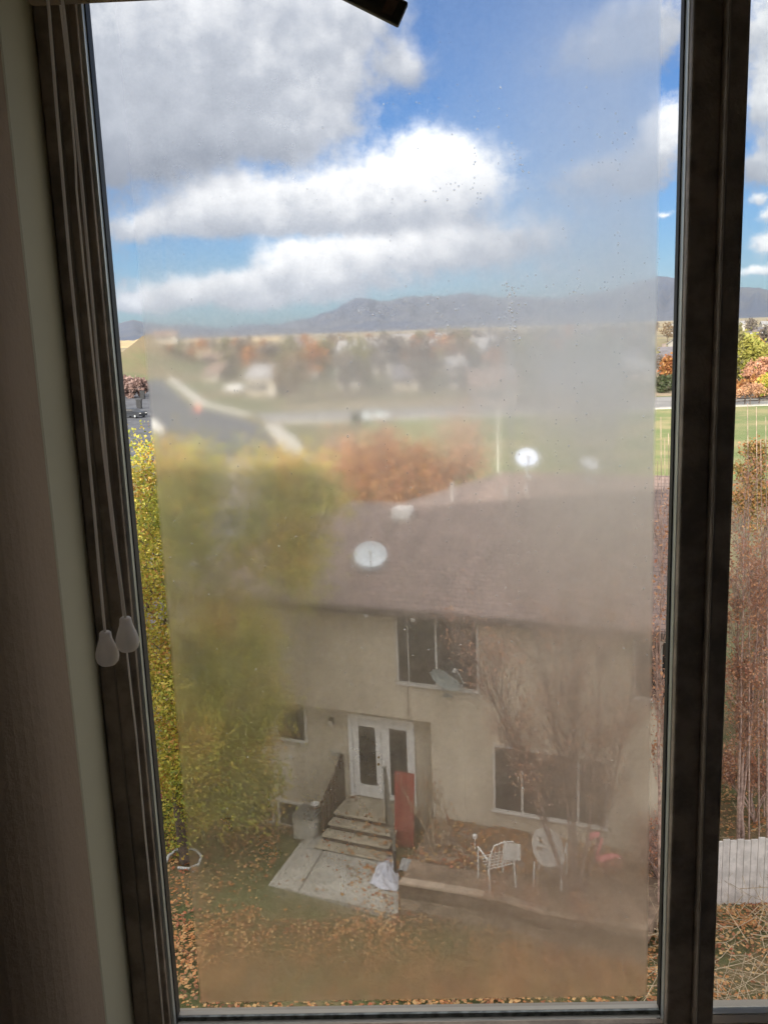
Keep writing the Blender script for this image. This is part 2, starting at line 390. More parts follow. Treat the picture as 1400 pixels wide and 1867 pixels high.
def tanhill(t,b,c):
    n=t.noise(c,.004,5,.65); n2=t.noise(c,.02,4,.6); g=t.mix(t.ss(n.outputs[0],.4,.6),(.56,.41,.19),(.42,.32,.16)); g=t.mix(t.ss(n2.outputs[0],.5,.62,0,.7),g,(.22,.16,.11)); t.link(g,b.inputs['Base Color'])
ridge('foothills',[(-300,615),(100,612),(215,618),(290,620),(360,619),(440,618),(520,615),(600,616),(700,618),(800,613),(900,614),(1000,615),(1100,608),(1200,606),(1300,602),(1400,606),(1500,604),(1800,598)],2300,1300,5,mat('dry_foothills',(.4,.3,.15),.95,build=tanhill),base=-1,rough=1.3)

# haze of the valley air
hz=MB().box(-9500,9500,-1400,8800,-12,420).build('haze',None or bpy.data.materials.new('air')); hz['kind']='stuff'
t=NT(bpy.data.materials['air']) if False else None
hm=bpy.data.materials['air']; hm.use_nodes=True; t=NT(hm.node_tree); t.n.clear(); ho=t.new('ShaderNodeOutputMaterial'); pv=t.new('ShaderNodeVolumePrincipled')
pv.inputs['Color'].default_value=(.80,.88,1,1); pv.inputs['Density'].default_value=.00004; pv.inputs['Anisotropy'].default_value=.2; t.link(pv.outputs[0],ho.inputs['Volume'])

# ------------------------------------------------------------------ neighbour house (local x along facade, y into the house)
house=thing('house','two storey tan stucco house with brown shingle roof facing the window','house',tuple(P0),UA)
m=MB(); m.box(-4.7,2.25,0,9.4,-1.2,3.02); m.box(2.25,7.95,-.45,9.4,-1.2,3.02); m.box(-4.7,7.95,-.45,9.4,3.02,5.74)
m.add([(7.95,-.45,5.74),(7.95,9.4,5.74),(7.95,4.7,7.9)],[(0,1,2)])
m.build('wall',stucco,house)
def roofs():
    T=[(-5.2,.95,5.92),(8.2,.95,5.92),(8.2,-4.7,8.18),(2.6,-4.7,8.18),(1.75,-3.1,7.54),(-1.15,-3.1,7.54),(-5.2,-7.15,5.92),(-.8,-7.15,5.92),(-3.05,-10.35,5.92),(8.2,-10.35,5.92)]
    T=[(a,-b,c) for a,b,c in T]; n=len(T); Bt=[(a,b,c-.2) for a,b,c in T]
    F=[(0,1,2,3,4,5),(0,5,6),(5,4,7,6),(4,3,8,7),(3,2,9,8)]
    fs=F+[tuple(n+i for i in f[::-1]) for f in F]
    loop=[0,1,2,9,8,7,6]
    for i in range(len(loop)): a,b=loop[i],loop[(i+1)%len(loop)]; fs.append((a,n+a,n+b,b))
    mb=MB(); mb.v=T+Bt; mb.f=fs; return mb
# shingles need their own flat coordinates: courses run up the slope
roof=roofs().build('roof',shing,house)
MB().box(-5.24,8.24,-1.03,-.953,5.74,5.90).build('gutter',fascia,roof)
MB().box(-5.2,8.2,-.95,-.452,5.70,5.722).build('soffit',mat('soffit',(.2,.17,.13),.8,var=.1),roof)
MB().box(.28,.74,2.35,2.8,7.0,7.52).build('vent',mat('pale_vent',(.75,.72,.68),.6,var=.1),roof,bevel=.02)
for u,n in ((3.0,3.6),(3.5,3.75),(1.5,3.7)):
    MB().lathe([(.0,.22),(.06,.22),(.06,0),(.05,-.3)],12,lambda v:v+Vector((u,n,5.92+.4*(.95+n)+.02))).build('vent_pipe',mat('dull_vent',(.28,.25,.24),.6,var=.1),roof)
def hwin(u0,u1,z0,z1,y,mull,slider=None):
    f=MB(); t=.055; yo,yi=y-.045,y+.02
    f.box(u0-t,u1+t,yo,yi,z1,z1+t); f.box(u0-t,u1+t,yo,yi,z0-t,z0); f.box(u0-t,u0,yo,yi,z0,z1); f.box(u1,u1+t,yo,yi,z0,z1)
    for x in mull: f.box(x-.025,x+.025,yo+.004,yi,z0,z1)
    w_=f.build('window',vinyl,house)
    MB().box(u0,u1,y-.018,y-.004,z0,z1).build('pane',dglass,w_)
    if slider: MB().box(slider-.012,slider+.012,y-.03,y-.018,z0,z1).build('sash_bar',vinyl,w_)
    MB().box(u0-t-.03,u1+t+.03,y-.075,y-.045,z0-t-.03,z0-t+.0).build('sill',vinyl,w_)
    return w_
hwin(1.5,3.4,3.98,5.56,-.45,[2.44],1.75)
hwin(3.80,6.30,1.13,2.66,-.45,[4.43,5.70])
hwin(6.90,7.8,4.27,5.52,-.45,[7.4])
hwin(-2.1,-1.33,1.85,2.9,0,[])
for u0 in (-3.6,-2.2):
    hwin(u0,u0+1.15,-.62,.0,0,[u0+.57])
# front door in a white frame with a sidelight
d0=MB(); 
for a,b,c,e in ((-.10,.0,.56,2.66),(.80,.94,.56,2.66),(1.52,1.66,.56,2.66),(-.10,1.66,2.66,2.78)): d0.box(a,b,-.06,.02,c,e)
dw=mat('door_white',(.88,.88,.86),.4,var=.03,scale=5); df=d0.build('door_frame',dw,house)
door=MB(); 
for a,b,c,e in ((.02,.17,.60,2.64),(.63,.78,.60,2.64),(.17,.63,.60,.92),(.17,.63,2.48,2.64)): door.box(a,b,-.045,.0,c,e)
dd=door.build('door',dw,house); MB().box(.17,.63,-.02,-.006,.92,2.48).build('pane',dglass,dd)
MB().lathe([(0,.0),(.03,.0),(.034,.03),(.012,.045),(.012,.07),(0,.07)],12,lambda v:Vector((.71+v.x,-.115+v.z,1.55+v.y))).build('handle',mat('brass',(.35,.25,.1),.3,metal=.9),dd)
MB().lathe([(0,.0),(.025,.0),(.025,.03),(0,.03)],12,lambda v:Vector((.71+v.x,-.075+v.z,1.72+v.y))).build('lock',mat('brass',(.35,.25,.1)),dd)
sl=MB()
for a,b,c,e in ((.94,1.0,.60,2.64),(1.46,1.52,.60,2.64),(1.0,1.46,.60,.75),(1.0,1.46,2.52,2.64)): sl.box(a,b,-.045,.0,c,e)
s_=sl.build('sidelight',dw,house); MB().box(1.0,1.46,-.02,-.006,.75,2.52).build('pane',dglass,s_)
# porch lamp, meter box, dryer vent disc
pl=MB().box(-.62,-.5,-.03,0,2.42,2.58).build('porch_lamp',blackmetal,house); MB().lathe([(.03,.18),(.07,.14),(.05,0),(.0,-.02)],12,lambda v:v+Vector((-.56,-.12,2.36))).build('lamp_shade',mat('frosted',(.6,.55,.45),.4),pl)
MB().box(-.62,-.36,-.05,0,1.56,1.74).build('meter_box',mat('pale_box',(.5,.47,.4),.6,var=.06),house,bevel=.01)
MB().lathe([(0,.03),(.06,.03),(.075,.0)],16,lambda v:Vector((-1.8+v.x,-v.z,1.3+v.y))).build('vent_disc',vinyl,house)
for u,z in ((-1.8,3.4),(-1.86,4.1)): MB().lathe([(0,.03),(.035,.03),(.045,.0)],12,lambda v:Vector((u+v.x,-.45-v.z,z+v.y))).build('vent_disc',vinyl,house)
MB().tube([(1.72,-.5,2.99),(1.72,-.5,3.95)],.012,5).build('cable',mat('tan_cable',(.25,.2,.15),.7),house)
# gutter drip outlets
for u in (.95,2.1): MB().lathe([(0,-.05),(.05,-.04),(.06,.02),(.0,.03)],10,lambda v:v+Vector((u,-1.0,5.7))).build('outlet',vinyl,house)

def dish(name,label,pos,face,r,mount,mt,obj_group=None):
    t=thing(name,label,'satellite dish',tuple(pos)); q=Vector(face).normalized().to_track_quat('Z','Y')
    prof=[(0,0)]+[(r*k/7,.16*r*(k/7)**2*1.2) for k in range(1,8)]; prof2=[(a,b-.018) for a,b in prof[::-1]]
    MB().lathe(prof+[(r+.012,prof[-1][1]-.008)]+prof2,36,lambda v:q@Vector((v.x*1.0,v.y*.86,v.z))).build('reflector',mt,t,smooth=True)
    tip=q@Vector((0,-r*.15,r*1.0)); bot=q@Vector((0,-r*.86,.05))
    MB().tube([bot,q@Vector((0,-r*.9,r*.5)),tip],.018,6).build('arm',greymetal,t)
    MB().tube([tip-(q@Vector((0,0,.09))),tip],[.05,.035],10).build('receiver',mat('pale_plastic',(.55,.55,.53),.5,var=.05),t)
    back=q@Vector((0,0,-.06)); base=Vector(mount)-Vector(pos)
    MB().tube([back,back+Vector((0,0,-.12)),base],.024,8).build('mast',greymetal,t)
    MB().box(-.1,.1,-.1,.1,-.015,.015,lambda v:v+base).build('foot',greymetal,t)
    return t
dm=mat('dish_white',(.62,.67,.71),.35,var=.05,scale=4)
gd=mat('dish_grey_green',(.33,.36,.33),.5,var=.15,scale=6)
toc=Vector((.05,-1,.55))
dish('satellite_dish','white oval satellite dish standing on the lower left part of the brown roof',H(.5,-.4,6.74),(.05,-.95,.75),.39,H(.5,-.5,6.48),dm)
dish('satellite_dish','pale blue satellite dish on the roof ridge beside the tall light pole',H(3.35,-4.4,8.62),(.0,-1,.55),.29,H(3.35,-4.5,8.1),mat('dish_blue',(.62,.70,.86),.4,var=.05))
dish('satellite_dish','small white dish with a thin mast at the right end of the roof ridge',H(5.0,-4.3,8.5),(.45,-.6,1),.27,H(5.0,-4.4,8.05),dm)
dish('satellite_dish','grey green satellite dish jutting out under the sliding upper window',H(2.75,.85,4.22),(.55,-.1,1.0),.43,H(2.7,.46,3.75),gd)

# porch: landing and three steps
ps=thing('porch_steps','concrete porch landing with three steps up to the white front door','steps',tuple(P0),UA)
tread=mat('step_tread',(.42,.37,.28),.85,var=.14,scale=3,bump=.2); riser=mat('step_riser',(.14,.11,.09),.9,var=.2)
MB().box(-.12,1.72,-.9,-.01,-.05,.50).build('riser_block',riser,ps); MB().box(-.16,1.74,-.95,-.01,.502,.56).build('landing',tread,ps,bevel=.01)
for i in range(3):
    y1=-.92-.30*i; z=.42-.14*i
    MB().box(-.14-.03*i,1.5,y1-.29,y1+.02,-.05,z-.05).build('step_block',riser,ps)
    MB().box(-.18-.03*i,1.53,y1-.33,y1-.005,z-.048,z).build('step',tread,ps,bevel=.008)
# left side guard: sloping slatted board
rl=thing('stair_guard','dark slatted wooden guard board on the left side of the porch steps','railing',tuple(H(-.26,.12,0)),UA)
mb=MB()
for i in range(6):
    y=-.02-.20*i; zt=1.62-.12*i; mb.box(-.02,.02,y-.085*2,y,.25-.04*i,zt)
mb.build('slat_panel',darkwood,rl)
MB().tube([(0,.0,1.66),(0,-1.2,.98)],.035,4).build('top_rail',darkwood,rl); MB().box(-.04,.04,-.08,0,-.05,1.70).build('post',darkwood,rl); MB().box(-.04,.04,-1.22,-1.14,-.05,1.02).build('post',darkwood,rl)
# right side post and sloping rail
A_=onz(721,1598); B_=ray(701,1398); B_=CAM+B_*((H(0,1.0)-CAM).dot(Nn)/B_.dot(Nn)); M_=A_+Vector((0,0,.62))
rr=thing('handrail','dark handrail sloping down the right side of the porch steps to a black post','railing',tuple(A_))
gw=mat('green_black_wood',(.09,.08,.06),.6,var=.3)
MB().tube([(0,0,-.02),(0,0,.64)],.036,6).build('post',blackmetal,rr)
rd=B_-A_; MB().tube([(0,0,.62),rd],.05,4).build('rail',gw,rr); MB().tube([(0,0,.30),rd-Vector((0,0,.45))],.028,4).build('lower_rail',gw,rr)
MB().tube([rd,(rd.x,rd.y,.5)],.04,4).build('post',gw,rr)
# red ribbed panel leaning beside the steps
rp=thing('red_panel','tall red slatted panel standing against the house right of the steps','panel',tuple(H(1.70,.99,0)),UA)
mb=MB()
for i in range(5): mb.box(-.24+.098*i,-.24+.098*i+.09,-.035+.012*(i%2),.02,.05,1.85,lambda v:Vector((v.x,v.y+.16*(v.z/1.85),v.z)))
mb.build('slats',redpaint,rp)
for z in (.35,1.0,1.6): MB().box(-.22,.225,.021,.045,z,z+.07,lambda v:Vector((v.x,v.y+.16*(v.z/1.85),v.z))).build('crossbar',mat('dark_red',(.22,.03,.02),.6,var=.2),rp)
# grey cabinet left of the steps with a small pail on it
cb=thing('utility_box','square grey concrete box with darker lid beside the lowest step','utility box',tuple(H(-.72,1.25,0)),UA)
MB().box(-.27,.27,-.27,.27,0,.58).build('body',mat('pale_concrete',(.42,.40,.35),.85,var=.12,scale=4),cb,bevel=.012); MB().box(-.3,.3,-.3,.3,.582,.64).build('lid',mat('dark_slate',(.17,.17,.16),.8,var=.15),cb,bevel=.01)
pa=thing('pail','small white pail with a brown band on the grey box','pail',tuple(H(-.55,1.15,.64)))
MB().lathe([(0,.004),(.085,.004),(.105,.17),(.112,.17),(.112,.185),(.1,.185),(.08,.02),(0,.02)],20).build('bucket',white,pa,smooth=True); MB().lathe([(.098,.075),(.104,.12)],20,lambda v:Vector((v.x*1.02,v.y*1.02,v.z))).build('band',mat('brown_band',(.25,.15,.1),.6),pa)

# patio slab and seams
o=slab('patio',[tuple(onz(490,1617))[:2],tuple(onz(560,1524))[:2],tuple(onz(596,1530))[:2],tuple(onz(715,1562))[:2],tuple(onz(728,1606))[:2],tuple(onz(726,1673))[:2]],.06,concrete,.2)
a=onz(545,1629);b=onz(596,1545); MB().tube([(a.x,a.y,.062),(b.x,b.y,.062)],.012,4).build('patio_seam',mat('seam',(.1,.09,.08),.9)).__setitem__('kind','structure')
# window well kerb
k=MB(); A=H(-3.75,1.2);B=H(-1.05,1.12); dx=(B-A).normalized(); px_=Vector((-dx.y,dx.x,0))*.05
k.add([A-px_+Vector((0,0,-.3)),B-px_+Vector((0,0,-.3)),B+px_+Vector((0,0,-.3)),A+px_+Vector((0,0,-.3)),A-px_+Vector((0,0,.06)),B-px_+Vector((0,0,.06)),B+px_+Vector((0,0,.06)),A+px_+Vector((0,0,.06))],[(0,3,2,1),(4,5,6,7),(0,1,5,4),(1,2,6,5),(2,3,7,6),(3,0,4,7)])
tag(k.build('timber_kerb',greywood),'weathered timber edging in front of the basement window wells','edging')
# white plastic sheet, lumpy
def sheet(name,label,pts,zf,mt,n=26):
    xs=[p[0] for p in pts]; ys=[p[1] for p in pts]; c=Vector((sum(xs)/len(xs),sum(ys)/len(ys)))
    V=[(c.x,c.y,.16)]; F=[]; K=9
    ang=[]
    L=len(pts)
    for k in range(1,K+1):
        for i in range(n):
            f=i/n*L; a=Vector(pts[int(f)%L]); b=Vector(pts[(int(f)+1)%L]); p=a.lerp(b,f-int(f)); q=c.lerp(p,k/K)
            z=.07+zf*(1-(k/K)**2)*(.6+.4*math.sin(q.x*23+k)*math.sin(q.y*19))+.02*math.sin(i*1.7+k)
            V.append((q.x,q.y,max(.065,z)))
    F=[(0,1+i,1+(i+1)%n) for i in range(n)]
    for k in range(K-1):
        for i in range(n): i2=(i+1)%n; F.append((1+k*n+i,1+(k+1)*n+i,1+(k+1)*n+i2,1+k*n+i2))
    m=MB(); m.v=V; m.f=F; o=m.build(name,mt); md=o.modifiers.new('s','SOLIDIFY'); md.thickness=.01
    return tag(o,label,'plastic sheet')
pm=mat('milky_plastic',(.62,.64,.72),.4,var=.08,scale=6)
g=lambda x,y,z=0.06:tuple(onz(x,y,z))[:2]
sheet('plastic_sheet','crumpled bluish white plastic sheet lying at the foot of the handrail',[g(674,1612),g(690,1575),g(705,1556),g(722,1580),g(727,1600),g(726,1626),g(700,1624)],.12,pm)
sheet('plastic_sheet','pale plastic sheet strip under the red slatted panel',[g(726,1588),g(733,1566),g(772,1570),g(770,1594)],.08,mat('grey_plastic',(.5,.51,.52),.5,var=.1))
# retaining wall: timber face and beige cap running to the right
rw=thing('retaining_wall','low brown timber retaining wall with pale cap edging the raised bed','retaining wall',(0,0,0))
c0=ony(728,1605,18.3); p0=onz(728,1607,.7);p1=onz(905,1636,.7);p2=onz(990,1662,.7);p3=onz(1180,1690,.7)
W=[Vector((p.x,p.y,0)) for p in (p0,p1,p2,p3)]
BZ=.66
cap=MB();face=MB()
for si,(a,b) in enumerate(zip(W,W[1:])):
    d=(b-a).normalized(); n_=Vector((-d.y,d.x,0))
    for zz,(s0,s1),mb,dz in ((.65,(-.03,.17),cap,.05),):
        if si==2: continue
        q=[a-n_*-s0,b-n_*-s0,b+n_*s1,a+n_*s1]; mb.poly([(v.x,v.y) for v in q],zz,zz+dz)
    for i in range(4):
        q=[a+n_*.0,b+n_*.0,b+n_*.14,a+n_*.14]; face.poly([(v.x,v.y) for v in q],-.15+.2*i,.042+.2*i)
cap.build('cap',mat('beige_cap',(.42,.33,.25),.85,var=.15,scale=3),rw); face.build('timbers',mat('brown_timber',(.30,.235,.17),.85,var=.3,scale=4,bump=.4),rw)
bed=[W[0],W[1],W[2],W[3],H(7.95,.47),H(2.3,.47),H(2.3,1.1)]
slab('planting_bed',[(v.x,v.y) for v in bed],.62,mat('bed_soil',(.24,.17,.12),.95,var=.3,scale=3,bump=.5))
fa=onz(1288,1653);fb=onz(1500,1646); fl=(fb-fa).length
fz=thing('board_fence','pale weathered board fence behind the twigs low in the right pane','fence',(fa.x,fa.y,0),math.atan2(fb.y-fa.y,fb.x-fa.x))
mb=MB(); rs=random.Random(2); x=0
while x<fl: mb.box(x,x+.135,-.012+rs.uniform(-.004,.004),.012,.03,1.52+rs.uniform(-.03,.03)); x+=.145
mb.build('boards',mat('pale_boards',(.64,.60,.58),.85,var=.16,scale=3.5,bump=.3),fz)
for z in (.35,1.0): MB().box(0,fl,.014,.05,z,z+.09).build('rail',greywood,fz)
for k in range(3): MB().box(k*fl/2.2-.045,k*fl/2.2+.045,.052,.14,-.1,1.34).build('post',greywood,fz)

# garden things
def lawn_chair(label,px,py,z0,rot,solid):
    p=onz(px,py,z0); t=thing('garden_chair',label,'chair',(p.x,p.y,z0),rot,scale=1.2)
    for sx in (-.24,.24):
        MB().tube([(sx,-.24,0),(sx*1.02,-.22,.42),(sx*1.05,-.20,.62),(sx*1.05,.2,.6)],.016,6).build('leg',white,t); MB().tube([(sx,.27,0),(sx,.2,.42)],.016,6).build('leg',white,t)
    if solid:
        mb=MB(); 
        import itertools
        n=14; K=6
        for side in (0,1):
            for k in range(K+1):
                r=k/K
                for i in range(n):
                    th=2*math.pi*i/n; x=.27*r*math.cos(th); z=.40*r*math.sin(th)
                    mb.v.append((x,.25+.06*(z/.4)-.10*(1-(x/.27)**2)*-.6+(.0 if side==0 else .018),.80+z))
        for side in (0,1):
            o=side*(K+1)*n
            for k in range(K):
                for i in range(n):
                    i2=(i+1)%n
                    if (i%3==1) and 2<=k<=3: continue
                    q=(o+k*n+i,o+k*n+i2,o+(k+1)*n+i2,o+(k+1)*n+i); mb.f.append(q if side else q[::-1])
        for i in range(n): i2=(i+1)%n; o2=(K+1)*n; mb.f.append((K*n+i,K*n+i2,o2+K*n+i2,o2+K*n+i))
        mb.build('backrest',white,t)
        MB().poly([(.25*math.cos(a),.24*math.sin(a)) for a in np.linspace(0,6.0,12)],.40,.425).build('seat',white,t)
    else:
        mb=MB()
        for i in range(7): x=-.22+.0733*i; mb.tube([(x,.2,.42),(x*1.05,.27,.66),(x*1.08,.3,.86-.1*abs(x)*2)],.009,4)
        mb.tube([(-.24,.2,.42),(-.25,.28,.7),(-.18,.3,.9),(0,.31,.94),(.18,.3,.9),(.25,.28,.7),(.24,.2,.42)],.014,6); mb.build('backrest',white,t)
        mb=MB()
        for i in range(6): y=-.2+.08*i; mb.tube([(-.24,y,.42),(.24,y,.42)],.009,4)
        mb.build('seat',white,t)
lawn_chair('white wire garden chair in front of the lower window, left of the square card',905,1608,.62,R(200),False)
lawn_chair('white oval backed plastic chair under the lower three pane window',1003,1604,.62,R(160),True)
p=onz(934,1612,.62); t=thing('yard_sign','square white card sign on a thin stake between the two garden chairs','sign',(p.x,p.y,.62),R(-10))
MB().box(-.17,.17,-.008,.008,.55,.93).build('card',white,t); MB().box(-.012,.012,.009,.03,-.05,.75).build('stake',greywood,t)
p=onz(866,1550,.62); t=thing('garden_lamp','tiny round white solar lamp on a stake by the house wall','lamp',(p.x,p.y,.62))
MB().lathe([(0,.0),(.012,0),(.012,.3),(.05,.3),(.055,.37),(.02,.4),(0,.4)],14).build('lamp_body',white,t)
# pink flamingo
p=onz(1103,1612,.62); t=thing('flamingo_ornament','pink plastic flamingo with hooked neck standing under the window wall','ornament',(p.x,p.y,.62),R(180+15),scale=1.3)
pk=mat('flamingo_pink',(.75,.22,.24),.4,var=.1,scale=7)
MB().tube([(-.28,0,.42),(-.2,0,.46),(-.05,0,.48),(.08,0,.45),(.16,0,.47)],[.012,.035,.055,.05,.035],12).build('body',pk,t,smooth=True)
MB().tube([(.13,0,.46),(.17,0,.58),(.13,0,.70),(.10,0,.80),(.14,0,.89),(.22,0,.90),(.29,0,.84)],[.045,.045,.045,.045,.05,.055,.04],10).build('neck',pk,t,smooth=True)
MB().tube([(.285,0,.85),(.33,0,.80),(.33,0,.76)],[.028,.018,.006],8).build('beak',blackmetal,t)
for y in (-.025,.025): MB().tube([(0,y,.42),(0,y,.0)],.007,5).build('leg',blackmetal,t)
# white curved hose at the tree foot
pts=[onz(303,1572,.05),onz(308,1560,.12),onz(322,1550,.2),onz(340,1546,.24),onz(358,1550,.22),onz(368,1562,.12),onz(362,1576,.05),onz(345,1584,.03),onz(325,1582,.03)]
cv=MB().tube(pts,.035,8).build('garden_hose',mat('pale_hose',(.55,.56,.55),.5,var=.08),smooth=True); tag(cv,'thick pale hose curved in a loop at the foot of the left tree','hose')

# ------------------------------------------------------------------ trees and shrubs
YG=[(.15,.19,.04),(.24,.30,.05),(.36,.39,.06),(.46,.44,.07),(.55,.48,.08),(.60,.46,.09),(.60,.34,.08),(.44,.2,.07)]
lm_yg=leafmat('autumn_green_leaf',YG); lm_or=leafmat('orange_leaf',[(.42,.16,.05),(.3,.11,.05),(.5,.26,.07),(.22,.10,.05)]); lm_red=leafmat('red_leaf',[(.56,.24,.15),(.48,.28,.2),(.64,.34,.17),(.42,.2,.14),(.55,.40,.28)])
lm_pink=leafmat('pink_leaf',[(.55,.08,.14),(.4,.06,.07),(.5,.15,.1)]); lm_wil=leafmat('willow_leaf',[(.36,.36,.07),(.45,.40,.1),(.28,.30,.06)]); lm_dk=leafmat('dark_leaf',[(.05,.07,.03),(.08,.1,.04),(.07,.06,.035)])
lm_br=leafmat('russet_leaf',[(.52,.27,.15),(.44,.25,.16),(.6,.34,.17),(.42,.27,.19)])
def tree(name,label,cat,base,trunk,r0,ells,ntip,nleaf,lsize,leafm,barkm=bark,sig=.16,group=None,r_tip=.005,droop=0,up=.25,jit=.14,steps=3,pw=2.3,hang=0):
    t=thing(name,label,cat,tuple(base),group=group)
    tot=sum(e[2] for e in ells); T=np.concatenate([ellpts(max(1,int(ntip*e[2]/tot)),e[0],e[1]) for e in ells])
    m,ends=grow([Vector(p) for p in trunk],r0,T,r_tip=r_tip,up=up,jit=jit,steps=steps,pw=pw)
    m.build('trunk',barkm,t,smooth=True)
    if nleaf:
        P=ends[RNG.integers(0,len(ends),nleaf)]+RNG.normal(0,sig,(nleaf,3))
        if hang: P[:,2]-=RNG.exponential(hang,nleaf)
        leafmesh('crown',P,lsize,leafm,t,droop=droop)
    return t
# left tree: trunk at the pane's left edge, tall crown with a gap up the middle
b=onz(338,1572)
L=lambda px,py,dy=0: np.array(ony(px,py,b.y+dy))-np.array(b)
tree('tree','tall yellow green tree losing its leaves at the left of the yard','tree',b,[(0,0,0),(-.05,0,1.2),(-.1,0,2.2),(.1,.1,3.3),(.2,.1,4.8)],.13,
 [(L(330,1250),(1.5,1.5,1.8),3.0),(L(310,1020),(1.05,1.2,1.6),2.4),(L(330,880),(.95,.8,.75),1.0),(L(385,1310),(1.15,1.4,1.1),2.2),(L(430,1150,.2),(.95,1.2,.9),1.6),(L(525,990,.3),(.8,.9,1.25),2.2),(L(455,1190,.2),(.6,.7,.9),1.0),(L(535,880,.3),(.75,.6,.6),1.0),(L(230,1150),(1,1.2,2.2),1.2),(L(390,1420,.3),(1.0,1.2,.55),1.5),(L(400,1475,.8),(.95,.5,.35),.6),(L(330,1500,.4),(.6,.5,.3),.3),(L(455,1440,.9),(.75,.6,.55),.8),(L(480,1290,.3),(.5,.6,.8),.6),(L(275,850,.2),(.5,.5,.6),.3),(L(385,870,.4),(.4,.4,.7),.35),(L(470,880,.2),(.4,.5,.8),.4),(L(600,900,.4),(.35,.5,.6),.25),(L(330,1400,.3),(.9,1,.6),1.0),(L(430,1350,.2),(.7,.9,.7),.9),(L(400,1180,.6),(.9,.6,.9),1.2),(L(410,980,.5),(1.3,.7,1.4),1.5),(L(540,1060,.3),(.4,.5,.4),.2)],
 2000,88000,.085,lm_yg,sig=.26,steps=4)
b=onz(300,1480); 
tree('shrub','small shrub with bright pink leaves behind the left tree trunk','shrub',b,[(0,0,0),(0,0,.4)],.03,[((0,0,.7),(.45,.4,.5),1)],60,900,.09,lm_pink,sig=.08)
b=onz(285,1540)
tree('shrub','dark green shrub beside the pale hose at the left edge','shrub',b,[(0,0,0),(0,0,.2)],.03,[((.0,0.3,.45),(.7,.5,.45),1)],90,3000,.06,lm_dk,sig=.08)
# bare trees: sprays of thin nearly straight shoots from a few stems
def spray(name,label,cat,base,stems,leafn,lsize,leafm,barkm,nshoot=26,rt=.006,slen=.9,fan=.55,sig=.06,seed=1):
    """stems: list of (p0,p1,p2,r): limbs; each carries many upward shoots that fork once or twice"""
    t=thing(name,label,cat,tuple(base)); rs=random.Random(seed); m=MB(); tips=[]
    def shoot(p,d,L,r,lv):
        pts=[p]; q=Vector(p); dd=Vector(d); n=4
        for k in range(n):
            dd=(dd+Vector((rs.gauss(0,.10),rs.gauss(0,.10),rs.gauss(.05,.06)))).normalized(); q=q+dd*(L/n); pts.append(Vector(q))
        m.tube(pts,[r*(1-.75*k/n) for k in range(n+1)],4 if r>.012 else 3,cap=False); tips.extend(pts[2:])
        if lv>0:
            for k in range(rs.randint(3,5)):
                j=rs.randint(1,n-1); d2=(dd+Vector((rs.gauss(0,fan),rs.gauss(0,fan),rs.uniform(0,.35)))).normalized(); shoot(pts[j],d2,L*rs.uniform(.45,.75),max(.0035,r*.5),lv-1)
    for p0,p1,p2,r in stems:
        P=[Vector(p0)]; A,B,Cc=Vector(p0),Vector(p1),Vector(p2)
        for k in range(1,9): f=k/8; P.append(A*(1-f)**2+B*2*f*(1-f)+Cc*f*f+Vector((rs.gauss(0,.015),rs.gauss(0,.015),0)))
        m.tube(P,[r*(1-.7*k/8) for k in range(9)],7,cap=False)
        for k in range(nshoot):
            f=rs.uniform(.42,1); i=min(7,int(f*8)); p=P[i].lerp(P[i+1],f*8-i); ax=(P[i+1]-P[i]).normalized()
            d=(ax*.9+Vector((rs.gauss(0,fan),rs.gauss(0,fan*.8),rs.uniform(.1,.6)))).normalized(); shoot(p,d,slen*rs.uniform(.6,1.3),max(rt*1.4,r*.2),1 if rs.random()<.75 else 2)
    m.build('trunk',barkm,t,smooth=True)
    if leafn:
        T_=np.array([list(v) for v in tips]); P=T_[RNG.integers(0,len(T_),leafn)]+RNG.normal(0,sig,(leafn,3)); leafmesh('crown',P,lsize,leafm,t)
    return t
gbt=mat('grey_brown_twigs',(.23,.16,.135),.85,var=.3,scale=9)
b=onz(1045,1650,.6); L=lambda px,py,dy=0: np.array(ony(px,py,b.y+dy))-np.array(b)
spray('bare_tree','leafless tree of thin upright reddish twigs in front of the lower window of the house','tree',b,
 [((0,0,0),L(1005,1520),L(895,1230),.036),((0,0,0),L(1045,1480),L(975,1150,.2),.036),((.04,0,0),L(1085,1500),L(1095,1150,-.2),.045),((.05,.05,0),L(1110,1530),L(1165,1170,.3),.036),((-.03,0,.1),L(985,1470),L(850,1160,.3),.03),((0,.1,.1),L(1050,1400),L(1045,1170,.4),.05)],
 8000,.055,lm_red,gbt,nshoot=60,rt=.0058,slen=.95,fan=.6,sig=.09,seed=3)
b=onz(800,1588,.1); L=lambda px,py,dy=0: np.array(ony(px,py,b.y+dy))-np.array(b)
spray('bare_shrub','twiggy bare shrub leaning against the corner right of the red panel','shrub',b,
 [((0,0,0),L(785,1530),L(742,1450),.02),((0,0,0),L(790,1520),L(775,1430),.02),((0,0,0),L(812,1540),L(800,1470),.018)],130,.06,lm_or,mat('straw_twigs',(.42,.33,.22)),nshoot=12,rt=.005,slen=.45,fan=.4,seed=5)
for i,(px,py,lab) in enumerate([(900,1655,'low twiggy plant on the bed edge below the wire garden chair'),(965,1672,'low dry bush in the planting bed right of the pale wall cap'),(1060,1690,'brown dry bush in the planting bed below the flamingo')]):
    b=onz(px,py-14,.6); tree('bare_shrub',lab,'shrub',b,[(0,0,0),(0,0,.1)],.02,[((0,0,.28),(.4,.3,.28),1)],90,260,.05,lm_br,barkm=barkred,sig=.06,r_tip=.0035,jit=.06,pw=2.0)
